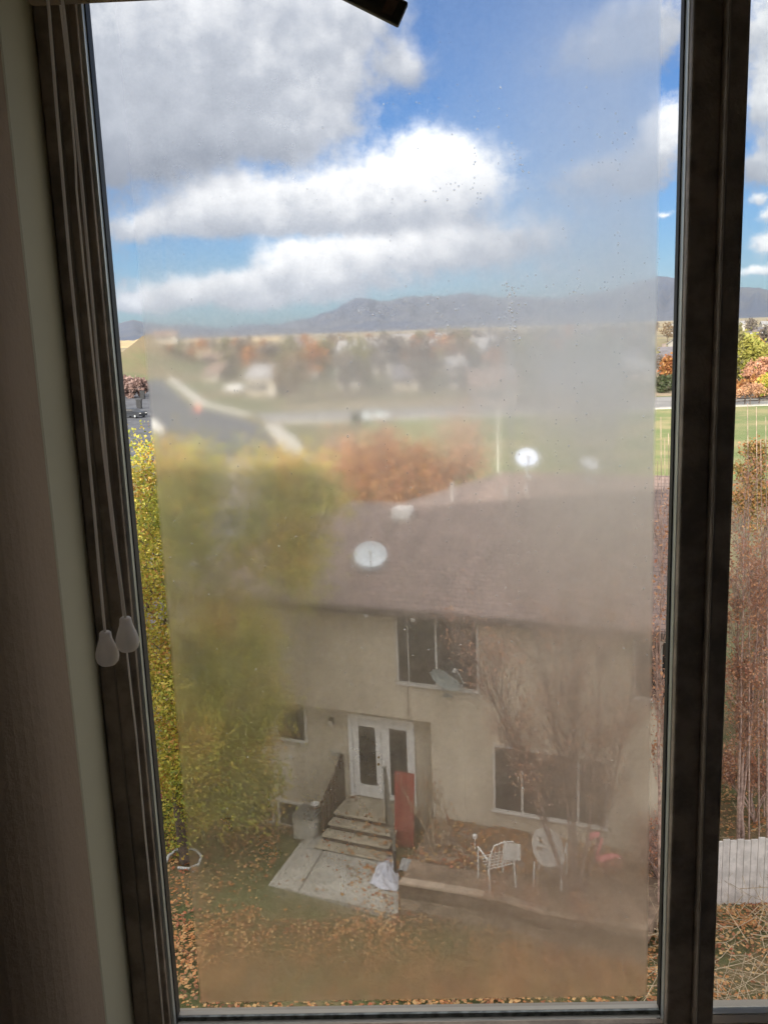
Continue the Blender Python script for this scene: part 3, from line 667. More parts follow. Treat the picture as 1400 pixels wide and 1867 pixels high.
# tall reddish multi-stem trees either side of the mullion
RT=[(1212,1700,'slender reddish tree rising beside the mullion at the right end of the house',[(1208,1400,1204,950,.034),(1216,1400,1220,1000,.034),(1200,1450,1196,1150,.04)],700,20,1.0,.2),
 (1345,1570,'leaning reddish tree with rusty leaves just right of the mullion',[(1350,1350,1356,930,.034),(1365,1350,1392,960,.034),(1340,1300,1345,1050,.05),(1350,1400,1380,1150,.05)],5200,36,1.0,.45),
 (1425,1400,'dense russet tree at the right border of the view',[(1420,1250,1400,1000,.034),(1430,1250,1440,950,.034),(1400,1280,1375,1130,.05),(1410,1250,1385,1060,.05)],7000,40,1.0,.5)]
for i,(px,py,lab,st,nl,ns,sl,fa) in enumerate(RT):
    b=onz(px,py); L=lambda qx,qy,dy=0: np.array(ony(qx,qy,b.y+dy))-np.array(b)
    spray('autumn_tree',lab,'tree',b,[((random.uniform(-.1,.1),random.uniform(-.1,.1),0),L(x1,y1,random.uniform(-.3,.3)),L(x2,y2,random.uniform(-.5,.5)),r) for x1,y1,x2,y2,r in st],nl,.075,lm_red if i<2 else lm_br,barkred,nshoot=ns,rt=.006,slen=sl,fan=fa,sig=.07,seed=20+i)
for k,(px,py,lab,w_,h_,nl) in enumerate([(1375,1500,'low wide tangle of reddish twigs with rusty leaves above the board fence',1.15,1.5,3800),(1205,1640,'low reddish twig tangle in the clear strip at the end of the planting bed',.55,1.3,900),(1420,1440,'second wide reddish twig tangle at the right border behind the fence',1.1,2.4,4200)]):
    b=onz(px,py); st=[((0,0,0),(random.uniform(-.3,.3)*w_,random.uniform(-.3,.3),h_*.5),(random.uniform(-1,1)*w_,random.uniform(-.5,.5),h_*random.uniform(.6,1.1)),.03) for q in range(6)]
    spray('twig_shrub',lab,'shrub',b,st,nl,.07,lm_red if k!=2 else lm_br,barkred,nshoot=26,rt=.005,slen=.7,fan=.8,sig=.06,seed=60+k)
# tall whips reaching above the bushes, right pane and right strip
wh=[(1362,1100,735),(1378,1100,742),(1386,1120,800),(1395,1100,760),(1204,1300,760),(1211,1300,800),(1218,1250,790),(1198,1300,840)]
WL=['leftmost in the right pane','tallest second one in the right pane','shortest one in the right pane','near the right border','second from left in the strip before the mullion','third in the strip before the mullion','hard against the mullion edge of the left pane','lowest, at the fog edge']
for i,(px,yb,yt) in enumerate(wh):
    D=19+i%3; a=ony(px+6,1500,D); a.z=0; c=ony(px,yt,D); q=ony(px+3,yb,D)
    r_=thing('tall_whip','thin bare upright shoot above the bushes, '+WL[i],'shoot',(a.x,a.y,0),group='thin upright shoots above the right bushes')
    o=Vector((a.x,a.y,0)); MB().tube([a-o,(q-o)*.99,c-o],[.022,.014,.005],5).build('stem',barkred,r_)
    for k in range(6):
        f=.35+.6*k/7; s_=(a-o).lerp(c-o,f); th=random.uniform(0,6.3); MB().tube([s_,s_+Vector((math.cos(th)*.1,math.sin(th)*.1,.35))],[.006,.002],3).build('twig',barkred,r_)
b=onz(1345,1010); tree('shrub','olive and orange bush peeping out at the mullion by the lawn','shrub',b,[(0,0,0),(0,0,1.5)],.06,[((.5,0,4.4),(.7,.7,1.9),1),((.6,0,2.6),(1,1,1.5),1)],160,5000,.16,leafmat('olive_orange',[(.2,.17,.05),(.4,.17,.06),(.12,.13,.04),(.33,.2,.06)]),sig=.2)
b=onz(1420,1330); tree('shrub','yellow green bush low at the right border','shrub',b,[(0,0,0),(0,0,.3)],.04,[((-.1,0,.9),(1.2,1,.7),1)],150,4200,.09,leafmat('olive_yellow',[(.25,.22,.05),(.16,.17,.05),(.32,.2,.06)]),sig=.12)
# straw coloured tangle of cut twigs, bottom right
tg=MB(); rs=random.Random(4)
for i in range(210):
    p=onz(rs.uniform(1180,1460),rs.uniform(1520,1900) if i%3 else rs.uniform(1640,1900)); L_=rs.uniform(.5,1.5); th=rs.uniform(0,6.28); z=rs.uniform(.03,.75)
    d=Vector((math.cos(th)*L_,math.sin(th)*L_,rs.uniform(-.3,.5)))
    a=Vector((p.x,p.y,z)); w1=Vector((rs.uniform(-.12,.12),rs.uniform(-.12,.12),rs.uniform(-.02,.1))); tg.tube([a-d*.5,a-d*.2+w1*.6,a+w1,a+d*.25+w1*.5,a+d*.5],[.008,.0075,.006,.005,.0025],4)
    a2=a+w1; tg.tube([a2,a2+Vector((d.y*.2+d.x*.2,-d.x*.2+d.y*.2,.06)),a2+Vector((d.y*.3+d.x*.4,-d.x*.3+d.y*.4,.05))],[.005,.004,.002],3)
tag(tg.build('brushwood',barkpale),'tangle of pale cut twigs lying on the leaves at the lower right','brushwood',kind='stuff')
# middle distance trees behind the roof
def mtree(label,px,ptop,D,wpx,leafm,group=None,n=2600,cone=False,barem=bark,frac=.35,ls=.24,name='tree'):
    a=azel(px,ptop); x=D*math.tan(R(a[0])); top=EYE+math.hypot(x,D)*math.tan(R(a[1])); w_=wpx/FPX*D/2
    h=top; c0=h*frac
    e=[((0,0,(c0+h)/2),(w_,w_,(h-c0)/2),3),((w_*.35,-w_*.2,h*.72),(w_*.7,w_*.7,h*.2),1),((-w_*.4,.1,h*.55),(w_*.7,w_*.7,h*.22),1)]
    return tree(name,label,'tree',(x,D,hill(x,D) if D>150 else 0),[(0,0,0),(0,0,h*.2),(.05,0,h*.5)],.03*h,e,140,n,ls,leafm,barkm=barem,sig=.07*h,group=group,r_tip=.012,steps=2)
mtree('rusty brown tree just behind the left end of the roof',625,792,50,95,lm_br,n=3800)
mtree('orange tree behind the roof left of the reddish one',680,790,47,110,lm_or,n=4200)
mtree('reddish orange tree behind the middle of the roof',750,800,45,120,lm_or,n=4200)
mtree('tall thin brown nearly bare tree behind the roof beside the light pole',838,757,48,90,lm_br,n=1900)
mtree('golden bush left of the house beside the pale drive',535,850,52,110,lm_yg,n=3400,frac=.1)
mtree('yellow tree standing by the sidewalk left of the rusty trees',570,905,40,110,lm_yg,n=3600,frac=.1)
mtree('olive tree at the near edge of the street, far left',250,855,40,90,lm_yg,n=2600,frac=.1)
mtree('pale olive tree behind the tall left tree, by the drive',345,850,55,100,lm_yg,n=2600,frac=.1)
mtree('young red tree at the park corner',700,765,60,30,lm_red,n=700,ls=.2)
mtree('small dark tree standing by the cross street',650,752,120,16,lm_dk,n=400,ls=.5)
mtree('small round bare tree on the verge behind the park street, right pane',1368,700,128,44,lm_br,n=900,ls=.4)
mtree('yellow green weeping willow beyond the park, right pane',1362,612,178,60,lm_wil,n=5200,ls=.8,frac=.1,name='willow_tree')
mtree('dark red tree beside the willow, right pane',1392,655,160,60,lm_red,n=2400,ls=.6,frac=.05)
mtree('wide salmon orange bush behind the park street, right pane',1378,688,140,100,lm_or,n=4200,ls=.5,frac=.02)
mtree('golden tree at the right border behind the park street',1408,680,135,46,lm_yg,n=1500,ls=.5,frac=.1)
mtree('orange tree left of the mullion beyond the park street',1219,650,170,24,lm_or,n=1100,ls=.6)
mtree('dark evergreen left of the mullion at the park street',1209,686,155,22,lm_dk,n=1400,ls=.5,frac=.02)
mtree('second dark evergreen against the mullion at the park street',1229,683,160,22,lm_dk,n=1400,ls=.5,frac=.02)
mtree('mauve bare bush mass at the far left beside the street',240,688,190,60,leafmat('mauve_twigs',[(.30,.20,.17),(.34,.22,.19),(.25,.17,.15)]),n=3600,ls=.7,frac=.02)

# ------------------------------------------------------------------ mid-distance houses, cars, street things
roofc=[mat('slate_roof',(.13,.12,.13),.9,var=.15,scale=.6),mat('brown_roof',(.2,.14,.11),.9,var=.15,scale=.6),mat('grey_roof',(.26,.25,.25),.9,var=.15,scale=.6),mat('green_grey_roof',(.2,.22,.19),.9,var=.1,scale=.6)]
wallc=[mat('cream_wall',(.27,.235,.18),.9,var=.08,scale=.5),mat('white_wall',(.33,.31,.28),.9,var=.06,scale=.5),mat('salmon_wall',(.27,.21,.17),.9,var=.08,scale=.5),mat('brick_wall',(.2,.16,.14),.9,var=.15,scale=.8)]
def far_house(label,loc,rz,w_,d,h,rm,wm,group=None,garage=True):
    t=thing('house',label,'house',loc,rz,group)
    rh=d*.22
    mb=MB().box(-w_/2,w_/2,-d/2,d/2,-.6,h); mb.add([(-w_/2,-d/2,h),(-w_/2,d/2,h),(-w_/2,0,h+rh)],[(0,2,1)]); mb.add([(w_/2,-d/2,h),(w_/2,d/2,h),(w_/2,0,h+rh)],[(0,1,2)]); mb.build('wall',wm,t)
    o=.45; k=rh/(d/2); 
    r=MB()
    for s in (-1,1):
        r.add([(-w_/2-o,s*(d/2+o),h-k*o+.02),(w_/2+o,s*(d/2+o),h-k*o+.02),(w_/2+o,0,h+rh+.02),(-w_/2-o,0,h+rh+.02),(-w_/2-o,s*(d/2+o),h-k*o+.2),(w_/2+o,s*(d/2+o),h-k*o+.2),(w_/2+o,0,h+rh+.2),(-w_/2-o,0,h+rh+.2)],[(0,1,2,3),(4,7,6,5),(0,4,5,1),(1,5,6,2),(3,7,4,0)])
    r=r.build('roof',rm,t)
    MB().box(w_*.2,w_*.2+.7,.3,1.0,h+rh*.5,h+rh+.9).build('chimney',wallc[3],r)
    for x in (-w_*.34,-w_*.08,w_*.12):
        for z in ([1.2] if h<4 else [1.2,4.0]):
            f=MB().box(x-.65,x+.65,-d/2-.06,-d/2+.02,z-.1,z+1.25).build('window',mat('dull_trim',(.36,.34,.31),.6,var=.05),t); MB().box(x-.55,x+.55,-d/2-.08,-d/2-.062,z,z+1.15).build('pane',dglass,f)
    if garage: MB().box(w_*.27,w_*.27+min(3.6,w_*.2),-d/2-.05,-d/2+.02,0,2.2).build('garage_door',mat('beige_door',(.36,.33,.28),.7,var=.06),t)
    return t
def place(px,py,z=0): p=onz(px,py,z); return p
protos=[]
def mh(label,px,py,wpx,hm,rz,rm,wm):
    p=place(px,py-6); w_=wpx*.66/FPX*p.y; hm*=.72; return far_house(label,(p.x,p.y+5,0),R(rz),w_,10,hm,rm,wm)
mh('two storey grey roofed pale house beyond the verge, left of centre',487,727,80,5.0,-8,roofc[2],wallc[0])
mh('low house with pale green roof behind the park street',640,712,80,3.0,5,roofc[3],wallc[1])
mh('brown roofed bungalow up the street left of the grey house',560,694,60,3.0,0,roofc[1],wallc[2])
mh('whitish house left of the broad brown roof',832,712,44,5.0,3,roofc[2],wallc[1])
mh('large house with broad brown roof beyond the light pole',900,744,118,4.2,0,roofc[1],wallc[3])
mh('long grey roofed house right of the broad brown roof',1040,744,110,3.2,-3,roofc[0],wallc[2])
mh('salmon walled house seen behind the park just left of the mullion',1160,700,70,3.2,2,roofc[2],wallc[2])
mh('white walled house with dark roof at the left window edge',238,686,44,3.2,12,roofc[0],wallc[1])
mh('small brown roofed house on the street bend left of centre',400,700,44,3.0,-20,roofc[1],wallc[0])
mh('dark roofed house beyond the verge between two pale ones',740,716,70,3.4,0,roofc[0],wallc[0])
p=onz(246,640,0); q=Vector((-84.,330.,hill(-84,330)-.3)); 
far_house('tan house with bushes on top of the sunlit hill at far left',tuple(q),R(10),8,6,2.6,roofc[1],wallc[0])
# the town further away: copies of two prototypes
GT='small houses of the far town'; Lf='tiny far off house of the town on the valley floor'
pA=far_house('tiny far off town house with brown roof and cream walls',(-30,330,0),.1,13,10,3.2,roofc[1],wallc[0],GT); pB=far_house('tiny far off two storey town house with pale grey roof',(30,360,0),-.2,12,10,5.4,roofc[2],wallc[1],GT); pC=far_house('tiny far off town house with dark roof and salmon walls',(75,340,0),.3,14,10,3.2,roofc[0],wallc[2],GT)
PR=[pA,pB,pC]; rs=random.Random(11)
for i in range(60):
    D=rs.choice([rs.uniform(215,420),rs.uniform(350,900),rs.uniform(700,1050)]); ang=rs.uniform(-15,25); x=D*math.tan(R(ang))
    if x<-30 and D<720 and abs(x-(-19.6-(D-124)*.315))<22: continue
    dup(PR[i%3],(x,D,hill(x,D)-.1),rs.uniform(-.6,.6),scale=(rs.uniform(.8,1.3),rs.uniform(.8,1.1),rs.uniform(.8,1.2)))
# town trees
GTT='trees among the far houses'
def ttree(leafm,lab):
    t=thing('tree',lab,'tree',(0,0,0),group=GTT); m,e=grow([Vector((0,0,0)),Vector((0,0,2)),Vector((0,0,3.5))],.2,ellpts(60,(0,0,4.5),(2.4,2.4,2.6)),r_tip=.02,steps=2); m.build('trunk',bark,t)
    P=e[RNG.integers(0,len(e),420)]+RNG.normal(0,.45,(420,3)); leafmesh('crown',P,.75,leafm,t); return t
TT=[ttree(lm_or,'small orange autumn tree somewhere among the far houses'),ttree(leafmat('olive_far',[(.16,.15,.06),(.22,.19,.07),(.13,.13,.06)]),'small olive tree somewhere among the far houses'),ttree(leafmat('grey_brown_far',[(.15,.12,.1),(.2,.16,.13),(.12,.11,.09)]),'small grey brown leafless tree somewhere among the far houses'),ttree(leafmat('brown_far',[(.22,.15,.09),(.18,.13,.08),(.26,.18,.1)]),'small brown tree somewhere among the far houses')]
spots=[]
for i in range(290):
    D=rs.choice([rs.uniform(160,260),rs.uniform(170,330),rs.uniform(250,600),rs.uniform(500,1000)]); ang=rs.uniform(-16,26); x=D*math.tan(R(ang))
    if x<-26 and D<720 and abs(x-(-19.6-(D-124)*.315))<14: continue
    spots.append((x,D))
for i,(x,D) in enumerate(spots):
    loc=(x,D,hill(x,D)-.1)
    if i<4: TT[i].location=loc
    else: dup(TT[(1,2,3,2,1,3,0)[i%7]],loc,rs.uniform(0,6),scale=rs.uniform(.7,1.5))
for k in range(5): dup(TT[k%4],(-81+k*1.3+(k%2),324+k*3,hill(-81+k*1.3,326)-.2),k,scale=.45)

def car(label,loc,rz,paint,van=False):
    t=thing('car',label,'car',loc,rz)
    prof=[(-2.2,.35),(-2.25,.75),(-2.1,.95),(-1.2,1.02),(-.55,1.42),(.7,1.46),(1.35,1.05),(2.1,.98),(2.25,.7),(2.2,.35)] if not van else [(-2.3,.35),(-2.35,.9),(-1.9,1.1),(-1.3,1.85),(2.2,1.9),(2.35,1.6),(2.35,.35)]
    mb=MB(); n=len(prof); vs=[]
    for y,s in ((-.86,1),(-.70,1),(.70,1),(.86,1)):
        for x,z in prof:
            zz=z if abs(y)<.8 or z<=1.05 else 1.02+(z-1.02)*.0
            vs.append((x,y*(1 if z<=1.05 else .82),z if abs(y)<.8 else min(z,1.9 if van else 1.0)))
    fs=[tuple(range(n))[::-1],tuple(range(3*n,4*n))]
    for k in range(3):
        for i in range(n): j=(i+1)%n; fs.append((k*n+i,(k+1)*n+i,(k+1)*n+j,k*n+j))
    mb.v=vs; mb.f=fs; mb.build('body',paint,t,bevel=.04)
    MB().box(-.95,1.15,-.73,.73,1.06,1.36,lambda v:Vector((v.x*(1 if v.z<1.2 else .62),v.y*(1 if v.z<1.2 else .86),v.z))).build('windows',dglass,t)
    for x in (-1.4,1.4):
        for y in (-.82,.82):
            w_=MB().lathe([(.0,-.1),(.3,-.1),(.33,-.07),(.33,.07),(.3,.1),(0,.1)],16,lambda v:Vector((x+v.x,y+v.z,.33+v.y))).build('wheel',blackmetal,t); MB().lathe([(0,-.115),(.18,-.11),(.18,.11),(0,.115)],12,lambda v:Vector((x+v.x,y+v.z,.33+v.y))).build('rim',greymetal,w_)
    for y in (-.6,.6): MB().box(-2.27,-2.2,y-.16,y+.16,.68,.8).build('headlight',white,t)
    return t
p=onz(243,762); car('dark car with a pale roof patch parked at the left edge of the street',(p.x,p.y,.06),R(150),mat('car_black',(.03,.033,.04),.3,var=.1))
p=onz(680,766); car('silver blue car parked on the cross street left of centre',(p.x,p.y,.06),R(4),mat('car_silver',(.5,.56,.6),.3))
p=onz(432,712); car('white car parked in front of a pale house up the street',(p.x,p.y,.02),R(-30),mat('car_white',(.7,.7,.7),.3))
for (px,py,hh,ww,lab) in ((287,788,1.7,.8,'white barrier board standing in the street, left of its twin'),(299,792,1.2,.6,'lower white barrier board in the street, right of its twin')):
    p=onz(px,py); t=thing('barrier_board',lab,'barrier',(p.x,p.y,.05),R(15)); MB().box(-ww/2,ww/2,-.03,.03,.35,hh).build('board',white,t,bevel=.01)
    for s in (-1,1): MB().tube([(s*ww*.4,.04,hh*.9),(s*ww*.4,.4,0)],.02,5).build('leg',greymetal,t); MB().tube([(s*ww*.4,-.04,hh*.9),(s*ww*.4,-.3,0)],.02,5).build('leg',greymetal,t)
p=onz(366,748); t=thing('traffic_barrel','orange traffic barrel at the street corner','barrel',(p.x,p.y,.05)); MB().lathe([(0,0),(.42,0),(.42,.1),(.33,.1),(.3,1.05),(.12,1.1),(0,1.12)],18).build('body',mat('safety_orange',(.8,.16,.04),.5,var=.05),t)
for z in (.4,.75): MB().lathe([(.325,z),(.315,z+.14)],18).build('stripe',white,t)
for px,py,lab in ((261,728,'black bin standing on the kerb, the farther of two'),(255,746,'black bin by the dark car, the nearer of two')):
    p=onz(px,py); t=thing('waste_bin',lab,'bin',(p.x,p.y,.1)); MB().box(-.45,.45,-.4,.4,.05,1.5,lambda v:Vector((v.x*(.8+.2*v.z/1.5),v.y*(.8+.2*v.z/1.5),v.z))).build('body',blackmetal,t); MB().box(-.5,.5,-.45,.45,1.51,1.6).build('lid',blackmetal,t)
    for s in (-1,1): MB().lathe([(0,-.05),(.14,-.05),(.14,.05),(0,.05)],12,lambda v:Vector((s*.3+v.z,.4+v.x,.14+v.y))).build('wheel',blackmetal,t)
# tall pale light pole behind the roof
a=azel(906,733); D=74.; x=D*math.tan(R(a[0])); top=EYE+math.hypot(x,D)*math.tan(R(a[1]))
t=thing('light_pole','tall pale light pole standing in the park behind the roof ridge','light pole',(x,D,0)); pp=mat('pale_pole',(.7,.68,.6),.5,var=.05)
MB().tube([(0,0,0),(0,0,.4),(0,0,.42),(0,0,top)],[.14,.14,.085,.055],10).build('pole',pp,t); MB().tube([(0,0,top-.05),(-.35,-.1,top+.08)],.035,6).build('arm',pp,t); MB().box(-.75,-.3,-.2,0,top+.02,top+.14).build('lamp_head',greymetal,t,bevel=.02)
# bench-like low fence seen right of the mullion
p=onz(1370,737); t=thing('park_fence','low dark rail fence along the park street, right pane','fence',(p.x,p.y,0),R(3))
for k in range(6): MB().box(-5+2*k-.06,-5+2*k+.06,-.06,.06,0,.9).build('post',darkwood,t)
for z in (.45,.8): MB().box(-5.1,5.1,-.1,-.062,z,z+.12).build('rail',darkwood,t)

# fallen leaves and grass in the yard
lf=leafmat('fallen_leaf',[(.50,.20,.07),(.58,.28,.10),(.36,.14,.06),(.64,.40,.17),(.16,.08,.04),(.46,.15,.07)],trans=.1)
def scatter(n,box,f):
    out=[]
    while len(out)<n:
        q=RNG.uniform(0,1,(4000,2)); X=box[0]+q[:,0]*(box[1]-box[0]); Y=box[2]+q[:,1]*(box[3]-box[2]); k=f(X,Y)>RNG.uniform(0,1,4000)
        for x,y in zip(X[k],Y[k]):
            d=Vector((x,y,0))-P0; u=d.dot(U); nn=d.dot(Nn)
            if nn<.1 and -4.7<u<8.3: continue
            z=.04
            if -4.3<u<-1.0 and -.6<nn<1.1: z=-.86
            elif -.35<u<1.75 and nn<1.95:
                if RNG.uniform()>.25: continue
                z=.58 if nn<.95 else (.46 if nn<1.25 else (.32 if nn<1.55 else .18))
            elif 2.3<u<7.8 and nn<(2.35 if u<4.2 else 2.35-(u-4.2)*.33): z=.635
            out.append((x,y,z+RNG.uniform(0,.035)))
    return np.array(out[:n])
def dens(X,Y):
    v=.5+.5*np.sin(X*1.1+1.3*np.sin(Y*.9))*np.sin(Y*1.3+X*.4+1)
    v2=.5+.5*np.sin(X*4.3+2*np.sin(Y*3.1))*np.sin(Y*5.2+1.5*np.sin(X*2.7)); base=.12+.55*v+.5*v*v2
    base*=np.where(Y<17.6,1.15,.75)
    # patio: leaves drift along its right half
    dark=np.exp(-(((X+5.0)/1.2)**2+((Y-18.8)/1.2)**2)); base*=1-.6*dark
    pat=(Y>17.3)&(Y<20.6)&(X>-3.4)&(X<-.5); s=(X+3.2+ (Y-19)*.35)
    base=np.where(pat,np.clip((s-1.0)*.55,.02,.9),base)
    return np.clip(base,.03,1)
tag(leafmesh('fallen_leaves',scatter(44000,(-8,12,10,23.5),dens),.085,lf,flat=True,aspect=.8),'carpet of brown and orange fallen leaves over the yard','fallen leaves',kind='stuff')
gp=scatter(26000,(-8,12,12,23),lambda X,Y:.35+.5*np.sin(X*.9-Y*.5)**2)
gl=leafmesh('grass',gp,.09,leafmat('grass_blade',[(.12,.16,.04),(.16,.19,.05),(.09,.12,.035),(.25,.22,.1)]),aspect=.12,droop=-2.5); tag(gl,'short green grass between the fallen leaves','grass',kind='stuff')

# ------------------------------------------------------------------ own building, room and window (window plane at y = 1.10)
GY=1.10; XL,XR=-.339,.3155; ZB,ZT=11.192,12.462
jamb_m=mat('painted_jamb',(.40,.37,.27),.7,var=.04,scale=3)
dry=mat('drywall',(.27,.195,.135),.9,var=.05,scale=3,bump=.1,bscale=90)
bronze=mat('bronze_vinyl',(.29,.23,.18),.48,var=.28,scale=22,bump=.12,bscale=240)
bronze2=mat('bronze_light',(.24,.2,.165),.4,var=.1,scale=5)
steel=mat('spacer_aluminium',(.55,.58,.56),.35,metal=.5,var=.05)
blk=mat('black_gasket',(.015,.014,.014),.6,var=.1)
ext=mat('exterior_siding',(.4,.36,.3),.9,var=.08,scale=2)
RX=ony(149,900,1.082).x-.0005           # jamb face
# exterior shell (casts the building's shade on the yard)
sh=MB(); sh.box(-26,RX-.02,1.0,1.22,-.5,16.2); sh.box(1.45,2.6,.80,1.22,-.5,16.2); sh.box(RX-.02,1.45,.80,1.22,-.5,ZB-.09); sh.box(RX-.02,1.45,.80,1.22,ZT+.06,16.2)
sh.box(-26,2.6,-12,-11.8,-.5,16.2); sh.box(-26,-25.8,-11.8,1.0,-.5,16.2); sh.box(2.4,2.6,-11.8,.8,-.5,16.2); sh.box(-26.3,2.9,-12.3,1.6,16.2,16.5)
bld=sh.build('apartment_wall',ext); tag(bld,'thick wall of the building the window is set in','wall')
rs_=MB(); rs_.box(-2.2,-2.1,-1.4,.85,10.3,13.0); rs_.box(2.1,2.2,-1.4,.699,10.3,13.0); rs_.box(-2.2,2.2,-1.5,-1.4,10.3,13.0); rs_.box(-2.2,2.2,-1.5,.79,13.0,13.1); rs_.box(-2.2,2.2,-1.5,.79,10.2,10.3)
tag(rs_.build('room_shell',mat('bounce_white',(.90,.86,.79),.9)),'unseen walls of the room, made white and close to bounce window light','room')  # unseen rest of the room, shrunk and whitened to bounce light onto the frame
rm=MB()
# wall round the opening with a rounded corner on the left
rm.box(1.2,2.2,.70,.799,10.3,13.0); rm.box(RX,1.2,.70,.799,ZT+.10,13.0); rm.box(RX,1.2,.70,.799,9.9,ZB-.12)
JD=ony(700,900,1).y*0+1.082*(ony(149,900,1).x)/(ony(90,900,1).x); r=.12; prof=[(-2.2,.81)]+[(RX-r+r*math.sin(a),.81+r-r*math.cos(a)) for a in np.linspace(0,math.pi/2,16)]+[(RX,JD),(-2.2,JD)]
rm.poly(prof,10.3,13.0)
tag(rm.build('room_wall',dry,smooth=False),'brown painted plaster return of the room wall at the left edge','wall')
jb=MB().box(RX-.03,RX,JD+.002,1.215,ZB-.1,ZT+.09).build('jamb_liner',jamb_m,bevel=.004); 
win=thing('window','dark framed sliding window with a fogged left pane and a clear right pane','window',(0,GY,EYE))
def wb(name,mt,boxes,parent=win,bev=.0015):
    mb=MB()
    for x0,x1,y0,y1,z0,z1 in boxes: mb.box(x0,x1,y0-GY,y1-GY,z0-EYE,z1-EYE)
    return mb.build(name,mt,parent,bevel=bev)
jb.parent=win; jb.location=(0,-GY,-EYE)
def XX(px,d): return ony(px,900,d).x
def ZZ(py,d): return ony(700,py,d).z
ZB=ZZ(1836,1.108); BK=1.112; GP=1.108
def vb(name,mt,pl,pr,d,bev=.001,zb=None,zt=None,back=None):
    """upright member whose inner silhouette runs from pl to pr at depth d"""
    return wb(name,mt,[(XX(pl,d),XX(pr,d),d,back or BK,(zb if zb else ZB-.07),(zt or ZT+.05))],bev=bev)
vb('left_frame',bronze,149,221,1.082,.002)
vb('left_track',bronze2,205,209,1.0805,0,back=1.0815)
vb('left_frame_rib',bronze2,176,179,1.080,0,back=1.0815)
vb('glazing_bead',steel,222,231,1.088,.0015)
vb('gasket',blk,231.5,237,1.096,0)
vb('gasket_lip',mat('grey_gasket',(.14,.14,.14),.5,var=.1),237.2,239.5,1.104,0)
vb('gasket',blk,1224.5,1232,1.100,0)
vb('glazing_bead',steel,1232.5,1239.5,1.088,.0015)
vb('sash_stile',bronze,1240,1292,1.076,.003)
vb('meeting_groove',blk,1291,1300,1.098,0)
vb('mullion',bronze,1298,1336.5,1.060,.004)
vb('mullion_rib',bronze2,1302,1305,1.0575,0,back=1.0595)
XL=XX(239,GP); XR=XX(1225,GP); FX=XX(149,1.082); 
def hb(name,mt,xa,xb,t0,t1,d,bev=.001,back=None):
    return wb(name,mt,[(xa,xb,d,back or BK-.001,ZZ(t1,d),ZZ(t0,back or BK-.001))],bev=bev)
hb('bottom_bead',mat('pale_bead',(.5,.46,.38),.5,var=.05),XL,XR,1838,1845,1.104)
hb('bottom_channel',mat('channel_grey',(.16,.18,.17),.45,var=.5,scale=60),XL,XR,1845.5,1857,1.100,0,back=1.1038)
hb('bottom_bead',mat('grey_bead',(.42,.42,.40),.4,var=.05),XL,XR,1857,1863,1.094,back=1.0995)
hb('bottom_rail',bronze,FX,XX(1236,1.082),1864,1990,1.084,back=1.0935)
hb('right_sill_bead',mat('pale_bead',(.5,.46,.38)),XX(1334,1.09),1.14,1850,1858,1.097)
hb('right_bottom_rail',mat('tan_sill',(.42,.32,.22),.9,var=.05),XX(1334,1.08),1.14,1859,1990,1.08,back=1.0965)
wb('right_stile',bronze,[(1.14,1.2,1.045,1.16,ZB-.06,ZT+.05)])
wb('top_rail',bronze,[(FX,1.2,1.08,BK,ZT+.045,ZT+.09)])
MX2=XX(1330,1.1)
